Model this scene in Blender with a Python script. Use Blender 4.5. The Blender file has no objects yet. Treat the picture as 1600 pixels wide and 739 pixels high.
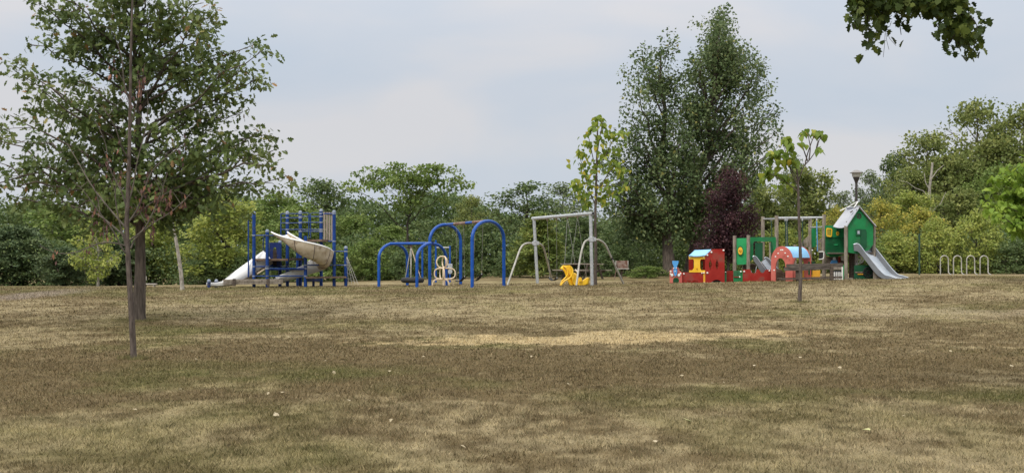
import bpy, math, random
import numpy as np
from mathutils import Vector, Matrix
random.seed(7)
PI = math.pi
S = bpy.context.scene
COL = S.collection

# ------------------------------------------------------------------ camera, sky, sun, exposure
F = 1931.0; HOR = 403.0; EYE = 1.6
cam = bpy.data.cameras.new('camera'); cam.sensor_width = 36; cam.lens = 36 * F / 1600
cam.shift_y = (HOR - 369.5) / 1600
cam.clip_start = .1; cam.clip_end = 5000
co = bpy.data.objects.new('camera', cam); COL.objects.link(co)
co.location = (0, 0, EYE); co.rotation_euler = (PI / 2, 0, 0); S.camera = co
S.view_settings.view_transform = 'Standard'; S.view_settings.look = 'None'
S.view_settings.exposure = 0.42; S.view_settings.gamma = 1

SUN_EL, SUN_ROT = math.radians(48), math.radians(215)
w = bpy.data.worlds.new('World'); S.world = w; w.use_nodes = True
N = w.node_tree.nodes; L = w.node_tree.links; N.clear()
out = N.new('ShaderNodeOutputWorld'); bg = N.new('ShaderNodeBackground')
sky = N.new('ShaderNodeTexSky'); sky.sky_type = 'NISHITA'; sky.sun_disc = False
sky.sun_elevation = SUN_EL; sky.sun_rotation = SUN_ROT
tc = N.new('ShaderNodeTexCoord')
mp = N.new('ShaderNodeMapping'); mp.inputs['Scale'].default_value = (2.2, 2.2, 6.0)
mp.inputs['Location'].default_value = (.35, 0.1, .2)
nz = N.new('ShaderNodeTexNoise'); nz.inputs['Scale'].default_value = 1.7; nz.inputs['Detail'].default_value = 5
nz.inputs['Roughness'].default_value = .45; nz.inputs['Distortion'].default_value = .3
cr = N.new('ShaderNodeValToRGB')
e = cr.color_ramp.elements
e[0].position = .36; e[0].color = (.54, .605, .695, 1)
e[1].position = .62; e[1].color = (.672, .670, .695, 1)
m = cr.color_ramp.elements.new(.5); m.color = (.59, .632, .70, 1)
sx = N.new('ShaderNodeSeparateXYZ')
mr = N.new('ShaderNodeMapRange'); mr.interpolation_type = 'SMOOTHSTEP'; mr.inputs[1].default_value = .10; mr.inputs[2].default_value = .85
mr.inputs[3].default_value = 7.5; mr.inputs[4].default_value = 22.0
vm = N.new('ShaderNodeVectorMath'); vm.operation = 'SCALE'
mx = N.new('ShaderNodeMix'); mx.data_type = 'RGBA'; mx.inputs[0].default_value = .95
L.new(tc.outputs['Generated'], mp.inputs[0]); L.new(mp.outputs[0], nz.inputs['Vector'])
L.new(nz.outputs[0], cr.inputs[0]); L.new(tc.outputs['Generated'], sx.inputs[0])
L.new(sx.outputs[2], mr.inputs[0]); L.new(cr.outputs[0], vm.inputs[0]); L.new(mr.outputs[0], vm.inputs['Scale'])
mh = N.new('ShaderNodeMapRange'); mh.interpolation_type = 'SMOOTHSTEP'; mh.inputs[1].default_value = .15; mh.inputs[2].default_value = .8
hc = N.new('ShaderNodeMix'); hc.data_type = 'RGBA'; hc.inputs[7].default_value = (.70, .675, .63, 1)   # unseen overhead sky, tint added to warm the light
L.new(sx.outputs[2], mh.inputs[0]); L.new(mh.outputs[0], hc.inputs[0]); L.new(cr.outputs[0], hc.inputs[6]); L.new(hc.outputs[2], vm.inputs[0])
L.new(sky.outputs[0], mx.inputs[6]); L.new(vm.outputs[0], mx.inputs[7])
L.new(mx.outputs[2], bg.inputs[0]); bg.inputs[1].default_value = .1; L.new(bg.outputs[0], out.inputs[0])

sl = bpy.data.lights.new('sun', 'SUN'); sl.energy = 1.5; sl.angle = math.radians(14); sl.color = (1, .95, .87)
so = bpy.data.objects.new('sun', sl); COL.objects.link(so)
d = Vector((math.sin(SUN_ROT) * math.cos(SUN_EL), math.cos(SUN_ROT) * math.cos(SUN_EL), math.sin(SUN_EL)))
so.rotation_euler = d.to_track_quat('Z', 'Y').to_euler()

# ------------------------------------------------------------------ helpers
def smooth(a, b, x):
    t = np.clip((x - a) / (b - a), 0, 1); return t * t * (3 - 2 * t)
_rt = np.random.RandomState(5).rand(256, 256)
def vnoise(x, y):
    xi = np.floor(x).astype(int); yi = np.floor(y).astype(int); fx = x - xi; fy = y - yi
    fx = fx * fx * (3 - 2 * fx); fy = fy * fy * (3 - 2 * fy)
    g = lambda i, j: _rt[(i) & 255, (j) & 255]
    return (g(xi, yi) * (1 - fx) * (1 - fy) + g(xi + 1, yi) * fx * (1 - fy) + g(xi, yi + 1) * (1 - fx) * fy + g(xi + 1, yi + 1) * fx * fy)
def fbm(x, y, o=4):
    s = 0; a = .5; t = 0
    for k in range(o):
        s = s + a * vnoise(x * 2 ** k + 17.3 * k, y * 2 ** k + 9.1 * k); t += a; a *= .55
    return s / t
def gh(x, y):
    x = np.asarray(x, float); y = np.asarray(y, float); xc = np.clip(x, -40, 40)
    p = .46 + .012 * np.clip(xc, -22, 18) + .0004 * np.clip(xc, -22, 18) ** 2
    z = p * smooth(17, 50, y)
    sl = .008 + .0012 * np.clip(xc, -22, 0) - .0005 * np.clip(xc, 0, 22)
    z = z + sl * np.clip(y - 50, 0, 25)
    return z + .05 * (fbm(x * .25, y * .25, 2) - .5) * smooth(60, 20, y)
def g1(x, y): return float(gh(x, y))
def PX(u, Y): return (u - 800) / F * Y
def PZ(v, Y): return EYE + (HOR - v) / F * Y
def P(u, v, Y): return Vector((PX(u, Y), Y, PZ(v, Y)))
def G(u, Y):
    x = PX(u, Y); return Vector((x, Y, g1(x, Y)))
def hit(u, v):                                   # where the sight line through a pixel meets the ground
    Y = 8.0
    while Y < 90:
        if PZ(v, Y) <= g1(PX(u, Y), Y): break
        Y += .05
    return G(u, Y)

def tag(o, label=None, cat=None, group=None, kind=None):
    if label: o['label'] = label
    if cat: o['category'] = cat
    if group: o['group'] = group
    if kind: o['kind'] = kind
    return o
def thing(name, label, cat, loc, group=None):
    o = bpy.data.objects.new(name, None); COL.objects.link(o); o.location = loc; o.empty_display_size = .2
    return tag(o, label, cat, group)
def root_loc(o):
    while o.parent: o = o.parent
    return Vector(o.location)
class MB:
    def __init__(s): s.v = []; s.f = []
    def add(s, vs, fs):
        n = len(s.v); s.v += [tuple(p) for p in vs]; s.f += [tuple(i + n for i in f) for f in fs]; return s
    def box(s, c, sz, ax=None):
        c = Vector(c); ax = ax or (Vector((1, 0, 0)), Vector((0, 1, 0)), Vector((0, 0, 1)))
        vs = [c + ax[0] * (sz[0] / 2 * i) + ax[1] * (sz[1] / 2 * j) + ax[2] * (sz[2] / 2 * k) for i in (-1, 1) for j in (-1, 1) for k in (-1, 1)]
        return s.add(vs, [(0, 1, 3, 2), (4, 6, 7, 5), (0, 4, 5, 1), (2, 3, 7, 6), (0, 2, 6, 4), (1, 5, 7, 3)])
    def beam(s, a, b, wd, ht, up=Vector((0, 0, 1))):
        a = Vector(a); b = Vector(b); d = (b - a); ln = d.length; d.normalize()
        sd = d.cross(up)
        if sd.length < 1e-4: sd = Vector((1, 0, 0))
        sd.normalize(); u2 = sd.cross(d)
        return s.box((a + b) / 2, (ln, wd, ht), (d, sd, u2))
    def tube(s, pts, r, n=10, caps=True, closed=False):
        pts = [Vector(p) for p in pts]; k = len(pts); rs = r if isinstance(r, (list, tuple)) else [r] * k
        prev = None; vs = []
        for i, p in enumerate(pts):
            if closed: d = pts[(i + 1) % k] - pts[i - 1]
            else: d = pts[min(i + 1, k - 1)] - pts[max(i - 1, 0)]
            d.normalize()
            if prev is None:
                a = Vector((0, 0, 1)) if abs(d.z) < .9 else Vector((0, 1, 0))
                x = d.cross(a).normalized()
            else:
                x = (prev - d * prev.dot(d)).normalized()
            prev = x; y = d.cross(x)
            vs += [p + (x * math.cos(2 * PI * j / n) + y * math.sin(2 * PI * j / n)) * rs[i] for j in range(n)]
        fs = []
        for i in range(k if closed else k - 1):
            for j in range(n):
                a = i * n + j; b = i * n + (j + 1) % n; i2 = (i + 1) % k
                fs.append((a, b, i2 * n + (j + 1) % n, i2 * n + j))
        if caps and not closed:
            fs.append(tuple(range(n))[::-1]); fs.append(tuple((k - 1) * n + j for j in range(n)))
        return s.add(vs, fs)
    def lathe(s, c, prof, n=16):                 # prof: (radius, z) list
        c = Vector(c); vs = []; fs = []
        for r, z in prof: vs += [c + Vector((r * math.cos(2 * PI * j / n), r * math.sin(2 * PI * j / n), z)) for j in range(n)]
        for i in range(len(prof) - 1):
            for j in range(n): fs.append((i * n + j, i * n + (j + 1) % n, (i + 1) * n + (j + 1) % n, (i + 1) * n + j))
        fs.append(tuple(range(n))[::-1]); fs.append(tuple((len(prof) - 1) * n + j for j in range(n)))
        return s.add(vs, fs)
    def prism(s, poly, th):                      # poly: 3-D planar outline, th: thickness vector
        poly = [Vector(p) for p in poly]; n = len(poly); th = Vector(th)
        vs = [p - th / 2 for p in poly] + [p + th / 2 for p in poly]
        fs = [tuple(range(n)), tuple(range(2 * n - 1, n - 1, -1))] + [(i, i + n, (i + 1) % n + n, (i + 1) % n) for i in range(n)]
        return s.add(vs, fs)
    def loft(s, secs, closed=False):
        n = len(secs[0]); vs = [p for q in secs for p in q]; fs = []
        for i in range(len(secs) - 1):
            for j in range(n if closed else n - 1):
                fs.append((i * n + j, i * n + (j + 1) % n, (i + 1) * n + (j + 1) % n, (i + 1) * n + j))
        return s.add(vs, fs)
    def shell(s, secs, t):                       # open lofted sheet given real thickness along its normals
        n = len(secs[0]); m_ = len(secs); nor = []
        for i in range(m_):
            row = []
            for j in range(n):
                a = Vector(secs[min(i + 1, m_ - 1)][j]) - Vector(secs[max(i - 1, 0)][j])
                b = Vector(secs[i][min(j + 1, n - 1)]) - Vector(secs[i][max(j - 1, 0)])
                row.append(a.cross(b).normalized())
            nor.append(row)
        s2 = [[Vector(secs[i][j]) + nor[i][j] * t for j in range(n)] for i in range(m_)]
        full = [list(map(Vector, secs[i])) + s2[i][::-1] for i in range(m_)]
        s.loft(full, True); k = 2 * n; base = len(s.v) - k * m_
        for e_ in (0, m_ - 1):
            for j in range(n - 1):
                o = base + e_ * k; s.f.append((o + j, o + j + 1, o + k - 2 - j, o + k - 1 - j))
        return s
    def build(s, name, mt, parent=None, label=None, smooth_=False, kind=None, bevel=0):
        if name in ('knob', 'bolt', 'headlight') and len(s.v) > 30:      # each knob is a mesh of its own
            for i in range(0, len(s.v), 30):
                k = MB(); k.v = s.v[i:i + 30]; k.f = [tuple(a - i for a in f) for f in s.f if i <= f[0] < i + 30]; r = k.build(name, mt, parent)
            return r
        me = bpy.data.meshes.new(name); off = root_loc(parent) if parent else Vector((0, 0, 0))
        vs = [tuple(Vector(p) - off) for p in s.v]
        me.from_pydata(vs, [], s.f); me.validate()
        import bmesh
        bm = bmesh.new(); bm.from_mesh(me); bmesh.ops.recalc_face_normals(bm, faces=bm.faces); bm.to_mesh(me); bm.free()
        me.materials.append(mt)
        if smooth_:
            me.polygons.foreach_set('use_smooth', [True] * len(me.polygons))
            try: me.set_sharp_from_angle(angle=math.radians(40))
            except Exception: pass
        o = bpy.data.objects.new(name, me); COL.objects.link(o)
        if parent: o.parent = parent
        if bevel:
            b = o.modifiers.new('bevel', 'BEVEL'); b.width = bevel; b.segments = 2; b.limit_method = 'ANGLE'
        return tag(o, label, kind=kind)
def bez(a, b, c, n=10):
    a, b, c = Vector(a), Vector(b), Vector(c)
    return [a * (1 - t) ** 2 + b * (2 * t * (1 - t)) + c * t * t for t in [i / n for i in range(n + 1)]]
def spline(pts, n=6):
    pts = [Vector(p) for p in pts]; o = []
    for i in range(len(pts) - 1):
        p0 = pts[max(i - 1, 0)]; p1 = pts[i]; p2 = pts[i + 1]; p3 = pts[min(i + 2, len(pts) - 1)]
        for k in range(n):
            t = k / n
            o.append(.5 * ((2 * p1) + (p2 - p0) * t + (2 * p0 - 5 * p1 + 4 * p2 - p3) * t * t + (3 * p1 - p0 - 3 * p2 + p3) * t ** 3))
    o.append(pts[-1]); return o

def fast_mesh(name, V, Fc, attr=None, an='tint', smooth_=False):
    V = np.asarray(V, np.float32); Fc = np.asarray(Fc, np.int32); k = Fc.shape[1]
    me = bpy.data.meshes.new(name); me.vertices.add(len(V)); me.vertices.foreach_set('co', V.ravel())
    me.loops.add(Fc.size); me.loops.foreach_set('vertex_index', Fc.ravel())
    me.polygons.add(len(Fc)); me.polygons.foreach_set('loop_start', np.arange(0, Fc.size, k, dtype=np.int32))
    if smooth_: me.polygons.foreach_set('use_smooth', np.ones(len(Fc), bool))
    me.update(calc_edges=True)
    if attr is not None:
        attr = np.asarray(attr, np.float32)
        if attr.ndim == 1:
            a = me.attributes.new(an, 'FLOAT', 'POINT'); a.data.foreach_set('value', attr)
        else:
            a = me.attributes.new(an, 'FLOAT_COLOR', 'POINT'); a.data.foreach_set('color', np.c_[attr, np.ones(len(attr))].astype(np.float32).ravel())
    return me

# ------------------------------------------------------------------ materials
def newmat(name):
    m = bpy.data.materials.new(name); m.use_nodes = True; n = m.node_tree.nodes; l = m.node_tree.links
    return m, n, l, n['Principled BSDF']
def surf(name, c1, c2=None, rough=.6, scale=3, metal=0, bump=.0, stretch=(1, 1, 1), spec=.3, det=5, lo=.35, hi=.65, grime=None, gs=1.5, gt=.6):
    m, n, l, b = newmat(name)
    b.inputs['Roughness'].default_value = rough; b.inputs['Metallic'].default_value = metal
    b.inputs['Specular IOR Level'].default_value = spec
    c2 = c2 or tuple(x * .8 for x in c1)
    g = n.new('ShaderNodeNewGeometry'); mp = n.new('ShaderNodeMapping'); mp.inputs['Scale'].default_value = stretch
    nz = n.new('ShaderNodeTexNoise'); nz.inputs['Scale'].default_value = scale; nz.inputs['Detail'].default_value = det
    r = n.new('ShaderNodeValToRGB'); r.color_ramp.elements[0].position = lo; r.color_ramp.elements[1].position = hi
    r.color_ramp.elements[0].color = (*c1, 1); r.color_ramp.elements[1].color = (*c2, 1)
    l.new(g.outputs['Position'], mp.inputs[0]); l.new(mp.outputs[0], nz.inputs['Vector']); l.new(nz.outputs[0], r.inputs[0])
    colr = r.outputs[0]
    if grime:
        n2 = n.new('ShaderNodeTexNoise'); n2.inputs['Scale'].default_value = gs; n2.inputs['Detail'].default_value = 6
        l.new(g.outputs['Position'], n2.inputs['Vector'])
        r2 = n.new('ShaderNodeValToRGB'); r2.color_ramp.elements[0].position = gt - .08; r2.color_ramp.elements[1].position = gt + .08
        l.new(n2.outputs[0], r2.inputs[0])
        mxx = n.new('ShaderNodeMix'); mxx.data_type = 'RGBA'; mxx.inputs[7].default_value = (*grime, 1)
        l.new(r2.outputs[0], mxx.inputs[0]); l.new(colr, mxx.inputs[6]); colr = mxx.outputs[2]
    l.new(colr, b.inputs['Base Color'])
    if bump:
        bp = n.new('ShaderNodeBump'); bp.inputs['Strength'].default_value = bump; bp.inputs['Distance'].default_value = .02
        l.new(nz.outputs[0], bp.inputs['Height']); l.new(bp.outputs[0], b.inputs['Normal'])
    return m
def leafmat(name, stops, trans=.35, rough=.55):
    m, n, l, b = newmat(name)
    a = n.new('ShaderNodeAttribute'); a.attribute_name = 'tint'
    r = n.new('ShaderNodeValToRGB'); el = r.color_ramp.elements
    for i, (p, c) in enumerate(stops):
        c = (c[0] * 1.78, c[1] * 1.70, c[2] * 1.55)
        if i < 2: el[i].position = p; el[i].color = (*c, 1)
        else: q = el.new(p); q.color = (*c, 1)
    l.new(a.outputs['Fac'], r.inputs[0]); l.new(r.outputs[0], b.inputs['Base Color'])
    b.inputs['Roughness'].default_value = rough; b.inputs['Specular IOR Level'].default_value = .25
    t = n.new('ShaderNodeBsdfTranslucent'); l.new(r.outputs[0], t.inputs[0])
    mx = n.new('ShaderNodeMixShader'); mx.inputs[0].default_value = trans
    l.new(b.outputs[0], mx.inputs[1]); l.new(t.outputs[0], mx.inputs[2])
    l.new(mx.outputs[0], n['Material Output'].inputs[0]); return m

M = {}
M['blue'] = surf('blue_paint', (.005, .034, .165), (.008, .046, .22), .38, 4, grime=(.05, .07, .14), gs=3, gt=.68)
M['navy'] = surf('navy_paint', (.006, .018, .10), (.01, .03, .14), .45, 4, grime=(.05, .05, .07), gs=5, gt=.66)
M['brightblue'] = surf('bright_blue_paint', (.007, .06, .30), (.010, .08, .36), .33, 4, grime=(.10, .14, .22), gs=4, gt=.7)
M['greycap'] = surf('grey_cap', (.18, .22, .30), (.25, .28, .35), .5)
M['galv'] = surf('galvanised_steel', (.36, .38, .40), (.50, .52, .54), .42, 9, .35, .1)
M['galv_dull'] = surf('dull_pipe', (.30, .29, .26), (.42, .41, .38), .5, 6, .2)
M['chain'] = surf('chain_steel', (.20, .20, .19), (.32, .31, .29), .5, 30, .4)
M['rust'] = surf('rusty_steel', (.13, .06, .04), (.26, .20, .17), .8, 9, bump=.3)
M['rubber'] = surf('black_rubber', (.015, .015, .017), (.03, .03, .032), .7)
M['white_plastic'] = surf('white_plastic', (.74, .75, .77), (.80, .81, .82), .35, 3, grime=(.50, .47, .42), gs=2.2, gt=.66)
M['tan_plastic'] = surf('weathered_tan_fibreglass', (.40, .33, .235), (.56, .49, .39), .6, 3.5, grime=(.20, .14, .09), gs=3.2, gt=.62)
M['seam'] = surf('dark_seam', (.05, .04, .045), (.12, .09, .08), .7)
M['wood_grey'] = surf('weathered_timber', (.15, .125, .10), (.30, .26, .215), .85, 6, stretch=(2, 2, .6), bump=.4)
M['slat_wood'] = surf('light_slat_timber', (.22, .18, .15), (.34, .29, .25), .8, 6, stretch=(3, 3, .6), bump=.3)
M['wood_brown'] = surf('brown_timber', (.10, .065, .045), (.20, .14, .10), .85, 7, stretch=(.6, 2, 3), bump=.4)
M['wood_dark'] = surf('dark_timber', (.05, .038, .03), (.12, .095, .075), .85, 8, stretch=(.6, 2, 3), bump=.4)
M['plank_weathered'] = surf('bench_timber', (.05, .042, .037), (.135, .115, .098), .9, 7, stretch=(.5, 2, 4), bump=.4)
M['red'] = surf('red_panel', (.25, .016, .012), (.32, .028, .02), .5, 2.5, spec=.2, grime=(.22, .06, .045), gs=2.5, gt=.62)
M['salmon'] = surf('faded_red_panel', (.46, .10, .08), (.54, .16, .125), .55, 2.5)
M['yellow'] = surf('yellow_panel', (.78, .46, .02), (.84, .52, .06), .45, 3)
M['orange'] = surf('orange_panel', (.62, .30, .02), (.70, .36, .04), .5, 3)
M['green'] = surf('green_panel', (.008, .15, .045), (.014, .21, .07), .45, 2.5, grime=(.03, .12, .055), gs=2.6, gt=.6)
M['green_light'] = surf('light_green_panel', (.02, .30, .10), (.035, .37, .13), .5, 2.5)
M['green_dark'] = surf('dark_green_panel', (.006, .065, .028), (.012, .09, .04), .5, 3)
M['skyblue'] = surf('sky_blue_panel', (.22, .50, .84), (.30, .58, .88), .4, 2)
M['funnel_blue'] = surf('blue_panel', (.06, .28, .66), (.10, .35, .70), .45, 3)
M['slate'] = surf('grey_roof_panel', (.40, .42, .48), (.48, .50, .55), .5, 2, grime=(.32, .32, .33), gs=2, gt=.66)
M['white'] = surf('white_knob', (.78, .78, .76), (.7, .7, .68), .4)
M['slide_grey'] = surf('grey_slide_side', (.125, .135, .15), (.165, .175, .19), .5, 3)
M['steel_bed'] = surf('slide_steel', (.36, .41, .48), (.46, .50, .56), .35, 3, .3)
M['yellow_plastic'] = surf('moulded_yellow_plastic', (.80, .46, .012), (.85, .54, .03), .35, 5, spec=.5)
M['cream'] = surf('cream_pipe', (.56, .44, .30), (.66, .55, .42), .5, 8)
M['lamp_dark'] = surf('dark_lamp_metal', (.035, .03, .03), (.06, .055, .05), .5)
M['lamp_grey'] = surf('lamp_cap_metal', (.16, .15, .15), (.22, .21, .21), .5)
M['lens'] = surf('lamp_lens', (.40, .39, .37), (.5, .49, .46), .3)
M['pole_green'] = surf('dark_green_pole', (.02, .05, .04), (.03, .07, .05), .5)
M['bark'] = surf('bark', (.05, .04, .033), (.13, .105, .085), .9, 7, stretch=(3, 3, .5), bump=.9, det=8)
M['bark_dark'] = surf('dark_bark', (.03, .024, .02), (.07, .055, .046), .9, 7, stretch=(3, 3, .6), bump=.8)
M['bark_pale'] = surf('pale_bark', (.20, .18, .155), (.38, .35, .31), .85, 6, stretch=(2, 2, 1), bump=.4)
M['bark_sapling'] = surf('sapling_bark', (.055, .043, .036), (.125, .10, .085), .85, 12, stretch=(3, 3, .6), bump=.6)
M['twig'] = surf('twig_bark', (.07, .06, .05), (.14, .12, .10), .85, 12)
M['concrete'] = surf('pale_stone', (.30, .28, .25), (.40, .37, .33), .9, 6, bump=.3)

M['leaf_oak'] = leafmat('oak_leaves', [(0, (.030, .052, .016)), (.45, (.056, .084, .028)), (.90, (.095, .122, .042)), (.98, (.14, .13, .045)), (1, (.16, .10, .045))], .3)
M['leaf_poplar'] = leafmat('poplar_leaves', [(0, (.034, .058, .024)), (.5, (.060, .092, .040)), (.9, (.115, .15, .075)), (1, (.2, .2, .07))], .3)
M['leaf_plum'] = leafmat('plum_leaves', [(0, (.014, .007, .010)), (.6, (.030, .013, .019)), (1, (.085, .042, .048))], .25)
M['leaf_green'] = leafmat('green_leaves', [(0, (.045, .080, .020)), (.5, (.085, .13, .036)), (1, (.15, .19, .06))], .35)
M['leaf_dark'] = leafmat('dark_green_leaves', [(0, (.030, .054, .021)), (.5, (.054, .086, .033)), (1, (.10, .13, .05))], .3)
M['leaf_grey'] = leafmat('grey_green_leaves', [(0, (.050, .075, .040)), (.5, (.080, .11, .060)), (1, (.14, .17, .09))], .3)
M['leaf_yg'] = leafmat('yellow_green_leaves', [(0, (.090, .125, .028)), (.5, (.155, .195, .050)), (1, (.25, .27, .08))], .4)
M['leaf_yellow'] = leafmat('yellow_leaves', [(0, (.085, .12, .03)), (.5, (.19, .20, .045)), (1, (.38, .33, .085))], .45)
M['leaf_olive'] = leafmat('olive_leaves', [(0, (.048, .072, .022)), (.5, (.098, .126, .040)), (1, (.18, .20, .07))], .38)
M['leaf_catalpa'] = leafmat('young_tree_leaves', [(0, (.065, .11, .02)), (.5, (.12, .17, .03)), (.8, (.20, .23, .04)), (.93, (.36, .30, .05)), (1, (.30, .18, .05))], .45)
M['leaf_bright'] = leafmat('bright_green_leaves', [(0, (.07, .13, .018)), (.6, (.12, .19, .03)), (1, (.19, .26, .05))], .4)
M['leaf_conifer'] = leafmat('conifer_needles', [(0, (.05, .085, .022)), (.5, (.090, .125, .032)), (1, (.15, .17, .05))], .25)
M['leaf_pine'] = leafmat('pine_needles', [(0, (.028, .050, .026)), (.5, (.050, .078, .038)), (1, (.09, .12, .055))], .2)
M['leaf_maple'] = leafmat('maple_leaves', [(0, (.020, .034, .009)), (.7, (.036, .058, .013)), (1, (.08, .105, .022))], .3)
M['leaf_dead'] = leafmat('dead_leaves', [(0, (.035, .02, .02)), (.6, (.075, .042, .040)), (1, (.17, .085, .055))], .25)

# ------------------------------------------------------------------ ground
def gcol(x, y):
    x = np.asarray(x, float); y = np.asarray(y, float)
    v = HOR + (EYE - gh(x, y)) / np.maximum(y, 4) * F
    u = 800 + x / np.maximum(y, 4) * F
    wv = v + 26 * (fbm(x * .22 + 3, y * .22, 3) - .5) * (1 + (v - 440) / 200)
    def bump(c, s): return np.exp(-((wv - c) / s) ** 2)
    n1 = fbm(x * .32 + 40, y * .22, 4); n2 = fbm(x * 1.3, y * 1.1 + 8, 4); n3 = fbm(x * 5 + 3, y * 5, 3)
    n4 = fbm(x * .45 + 90, y * .35 + 20, 3); n5 = fbm(x * 2.6 + 11, y * 2.2 + 31, 3)
    straw = .50 + (n1 - .5) * 1.7 + (n2 - .5) * 1.4 + (n5 - .5) * 1.3 + (n3 - .5) * .7
    straw = straw + .12 * bump(690, 50) - .62 * bump(572, 34) * (.75 + .5 * smooth(300, 700, u)) - .25 * bump(618, 16)
    straw = straw - .18 * bump(478, 30) - .18 * bump(456, 6) - .12 * bump(517, 6) + .28 * bump(485, 10) - .35 * bump(508, 10) * smooth(900, 500, u) - .3 * bump(496, 7) * smooth(900, 1200, u)
    straw = straw + .15 * bump(465, 12) * smooth(500, 900, u) - .2 * bump(458, 8) * smooth(900, 500, u) + .25 * bump(532, 9) * smooth(500, 200, u)
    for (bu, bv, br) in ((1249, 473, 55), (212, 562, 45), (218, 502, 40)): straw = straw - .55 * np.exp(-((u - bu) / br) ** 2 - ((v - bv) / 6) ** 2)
    n6 = fbm(x * 9 + 1, y * 4 + 7, 3)
    straw = np.clip(straw + (n6 - .5) * .9, 0, 1); straw = straw * .72 + .28 * smooth(.25, .70, straw)
    green = np.clip((n4 - .50) * 2.4 - .02 + .75 * bump(622, 15) * smooth(850, 1150, u) + .45 * bump(455, 9) * smooth(850, 500, u) + .5 * bump(512, 9) * smooth(900, 500, u) + .25 * bump(600, 30) * smooth(400, 100, u)
                    - .45 * bump(575, 22) * smooth(500, 800, u) + (n2 - .5) * .9, 0, 1)
    c_s = np.array([.305, .252, .148]); c_b = np.array([.142, .107, .054]); c_g = np.array([.108, .104, .036]); c_gs = np.array([.205, .178, .078])
    S_ = straw[..., None]; g_ = green[..., None]
    base = (1 - g_) * ((1 - S_) * c_b + S_ * c_s) + g_ * ((1 - S_) * c_g + S_ * c_gs)
    sand = np.array([.45, .355, .20])
    ms = np.clip(1.5 - ((u - 930) / 320) ** 2 - ((v + 18 * (n2 - .5) - (529 - (u - 930) * .022)) / 7.5) ** 2 + (n3 - .5) * 1.6 + (n5 - .5) * 2.4, 0, 1) * .85
    ms2 = np.clip(1.2 - ((u - 1480) / 230) ** 2 - ((v + 14 * (n2 - .5) - 489) / 9) ** 2 + (n5 - .5) * 2.2, 0, 1) * .5
    base = base * (1 - ms[..., None]) + sand * ms[..., None]
    base = base * (1 - ms2[..., None]) + np.array([.34, .28, .19]) * ms2[..., None]
    dirt = np.clip(1.2 - ((u - 40) / 110) ** 2 - ((v - 462 + (u - 40) * .09) / 5.5) ** 2 + (n2 - .5) * 1.5, 0, 1) * .8
    base = base * (1 - dirt[..., None]) + np.array([.25, .205, .165]) * dirt[..., None]
    return base * (.70 + .60 * n3[..., None])

def ground():
    ys = np.concatenate([[-60, -20, 0, 4], np.arange(7, 34, .09), np.arange(34, 70, .22), np.arange(70, 110, 2), [140, 200, 400, 900, 2500]])
    ts = np.concatenate([[-1.0], np.linspace(-.55, .55, 360), [1.0]])
    yy, tt = np.meshgrid(ys, ts, indexing='ij')
    ref = np.maximum(yy, 12); xx = tt * ref
    xx[:, 0] = -np.maximum(60, ref[:, 0] * 3); xx[:, -1] = np.maximum(60, ref[:, 0] * 3)
    zz = gh(xx, yy); zz = zz + .012 * (fbm(xx * 3, yy * 3, 3) - .5) * smooth(60, 10, yy)
    n, m_ = yy.shape
    idx = np.arange(n * m_).reshape(n, m_)
    Fc = np.stack([idx[:-1, :-1], idx[:-1, 1:], idx[1:, 1:], idx[1:, :-1]], -1).reshape(-1, 4)
    V = np.stack([xx, yy, zz], -1).reshape(-1, 3)
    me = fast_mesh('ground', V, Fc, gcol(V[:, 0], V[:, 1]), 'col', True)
    m, nn, l, b = newmat('dry_lawn')
    a = nn.new('ShaderNodeAttribute'); a.attribute_name = 'col'
    g = nn.new('ShaderNodeNewGeometry'); nz = nn.new('ShaderNodeTexNoise'); nz.inputs['Scale'].default_value = 45; nz.inputs['Detail'].default_value = 6
    nz.inputs['Roughness'].default_value = .8
    l.new(g.outputs['Position'], nz.inputs['Vector'])
    mr = nn.new('ShaderNodeMapRange'); mr.inputs[1].default_value = .3; mr.inputs[2].default_value = .7; mr.inputs[3].default_value = .38; mr.inputs[4].default_value = 1.4
    l.new(nz.outputs[0], mr.inputs[0])
    mv = nn.new('ShaderNodeVectorMath'); mv.operation = 'SCALE'; l.new(a.outputs['Color'], mv.inputs[0]); l.new(mr.outputs[0], mv.inputs['Scale'])
    l.new(mv.outputs[0], b.inputs['Base Color']); b.inputs['Roughness'].default_value = .95; b.inputs['Specular IOR Level'].default_value = .1
    bp = nn.new('ShaderNodeBump'); bp.inputs['Strength'].default_value = .7; bp.inputs['Distance'].default_value = .03
    l.new(nz.outputs[0], bp.inputs['Height']); l.new(bp.outputs[0], b.inputs['Normal'])
    me.materials.append(m)
    o = bpy.data.objects.new('ground', me); COL.objects.link(o); tag(o, kind='structure')
ground()

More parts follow.
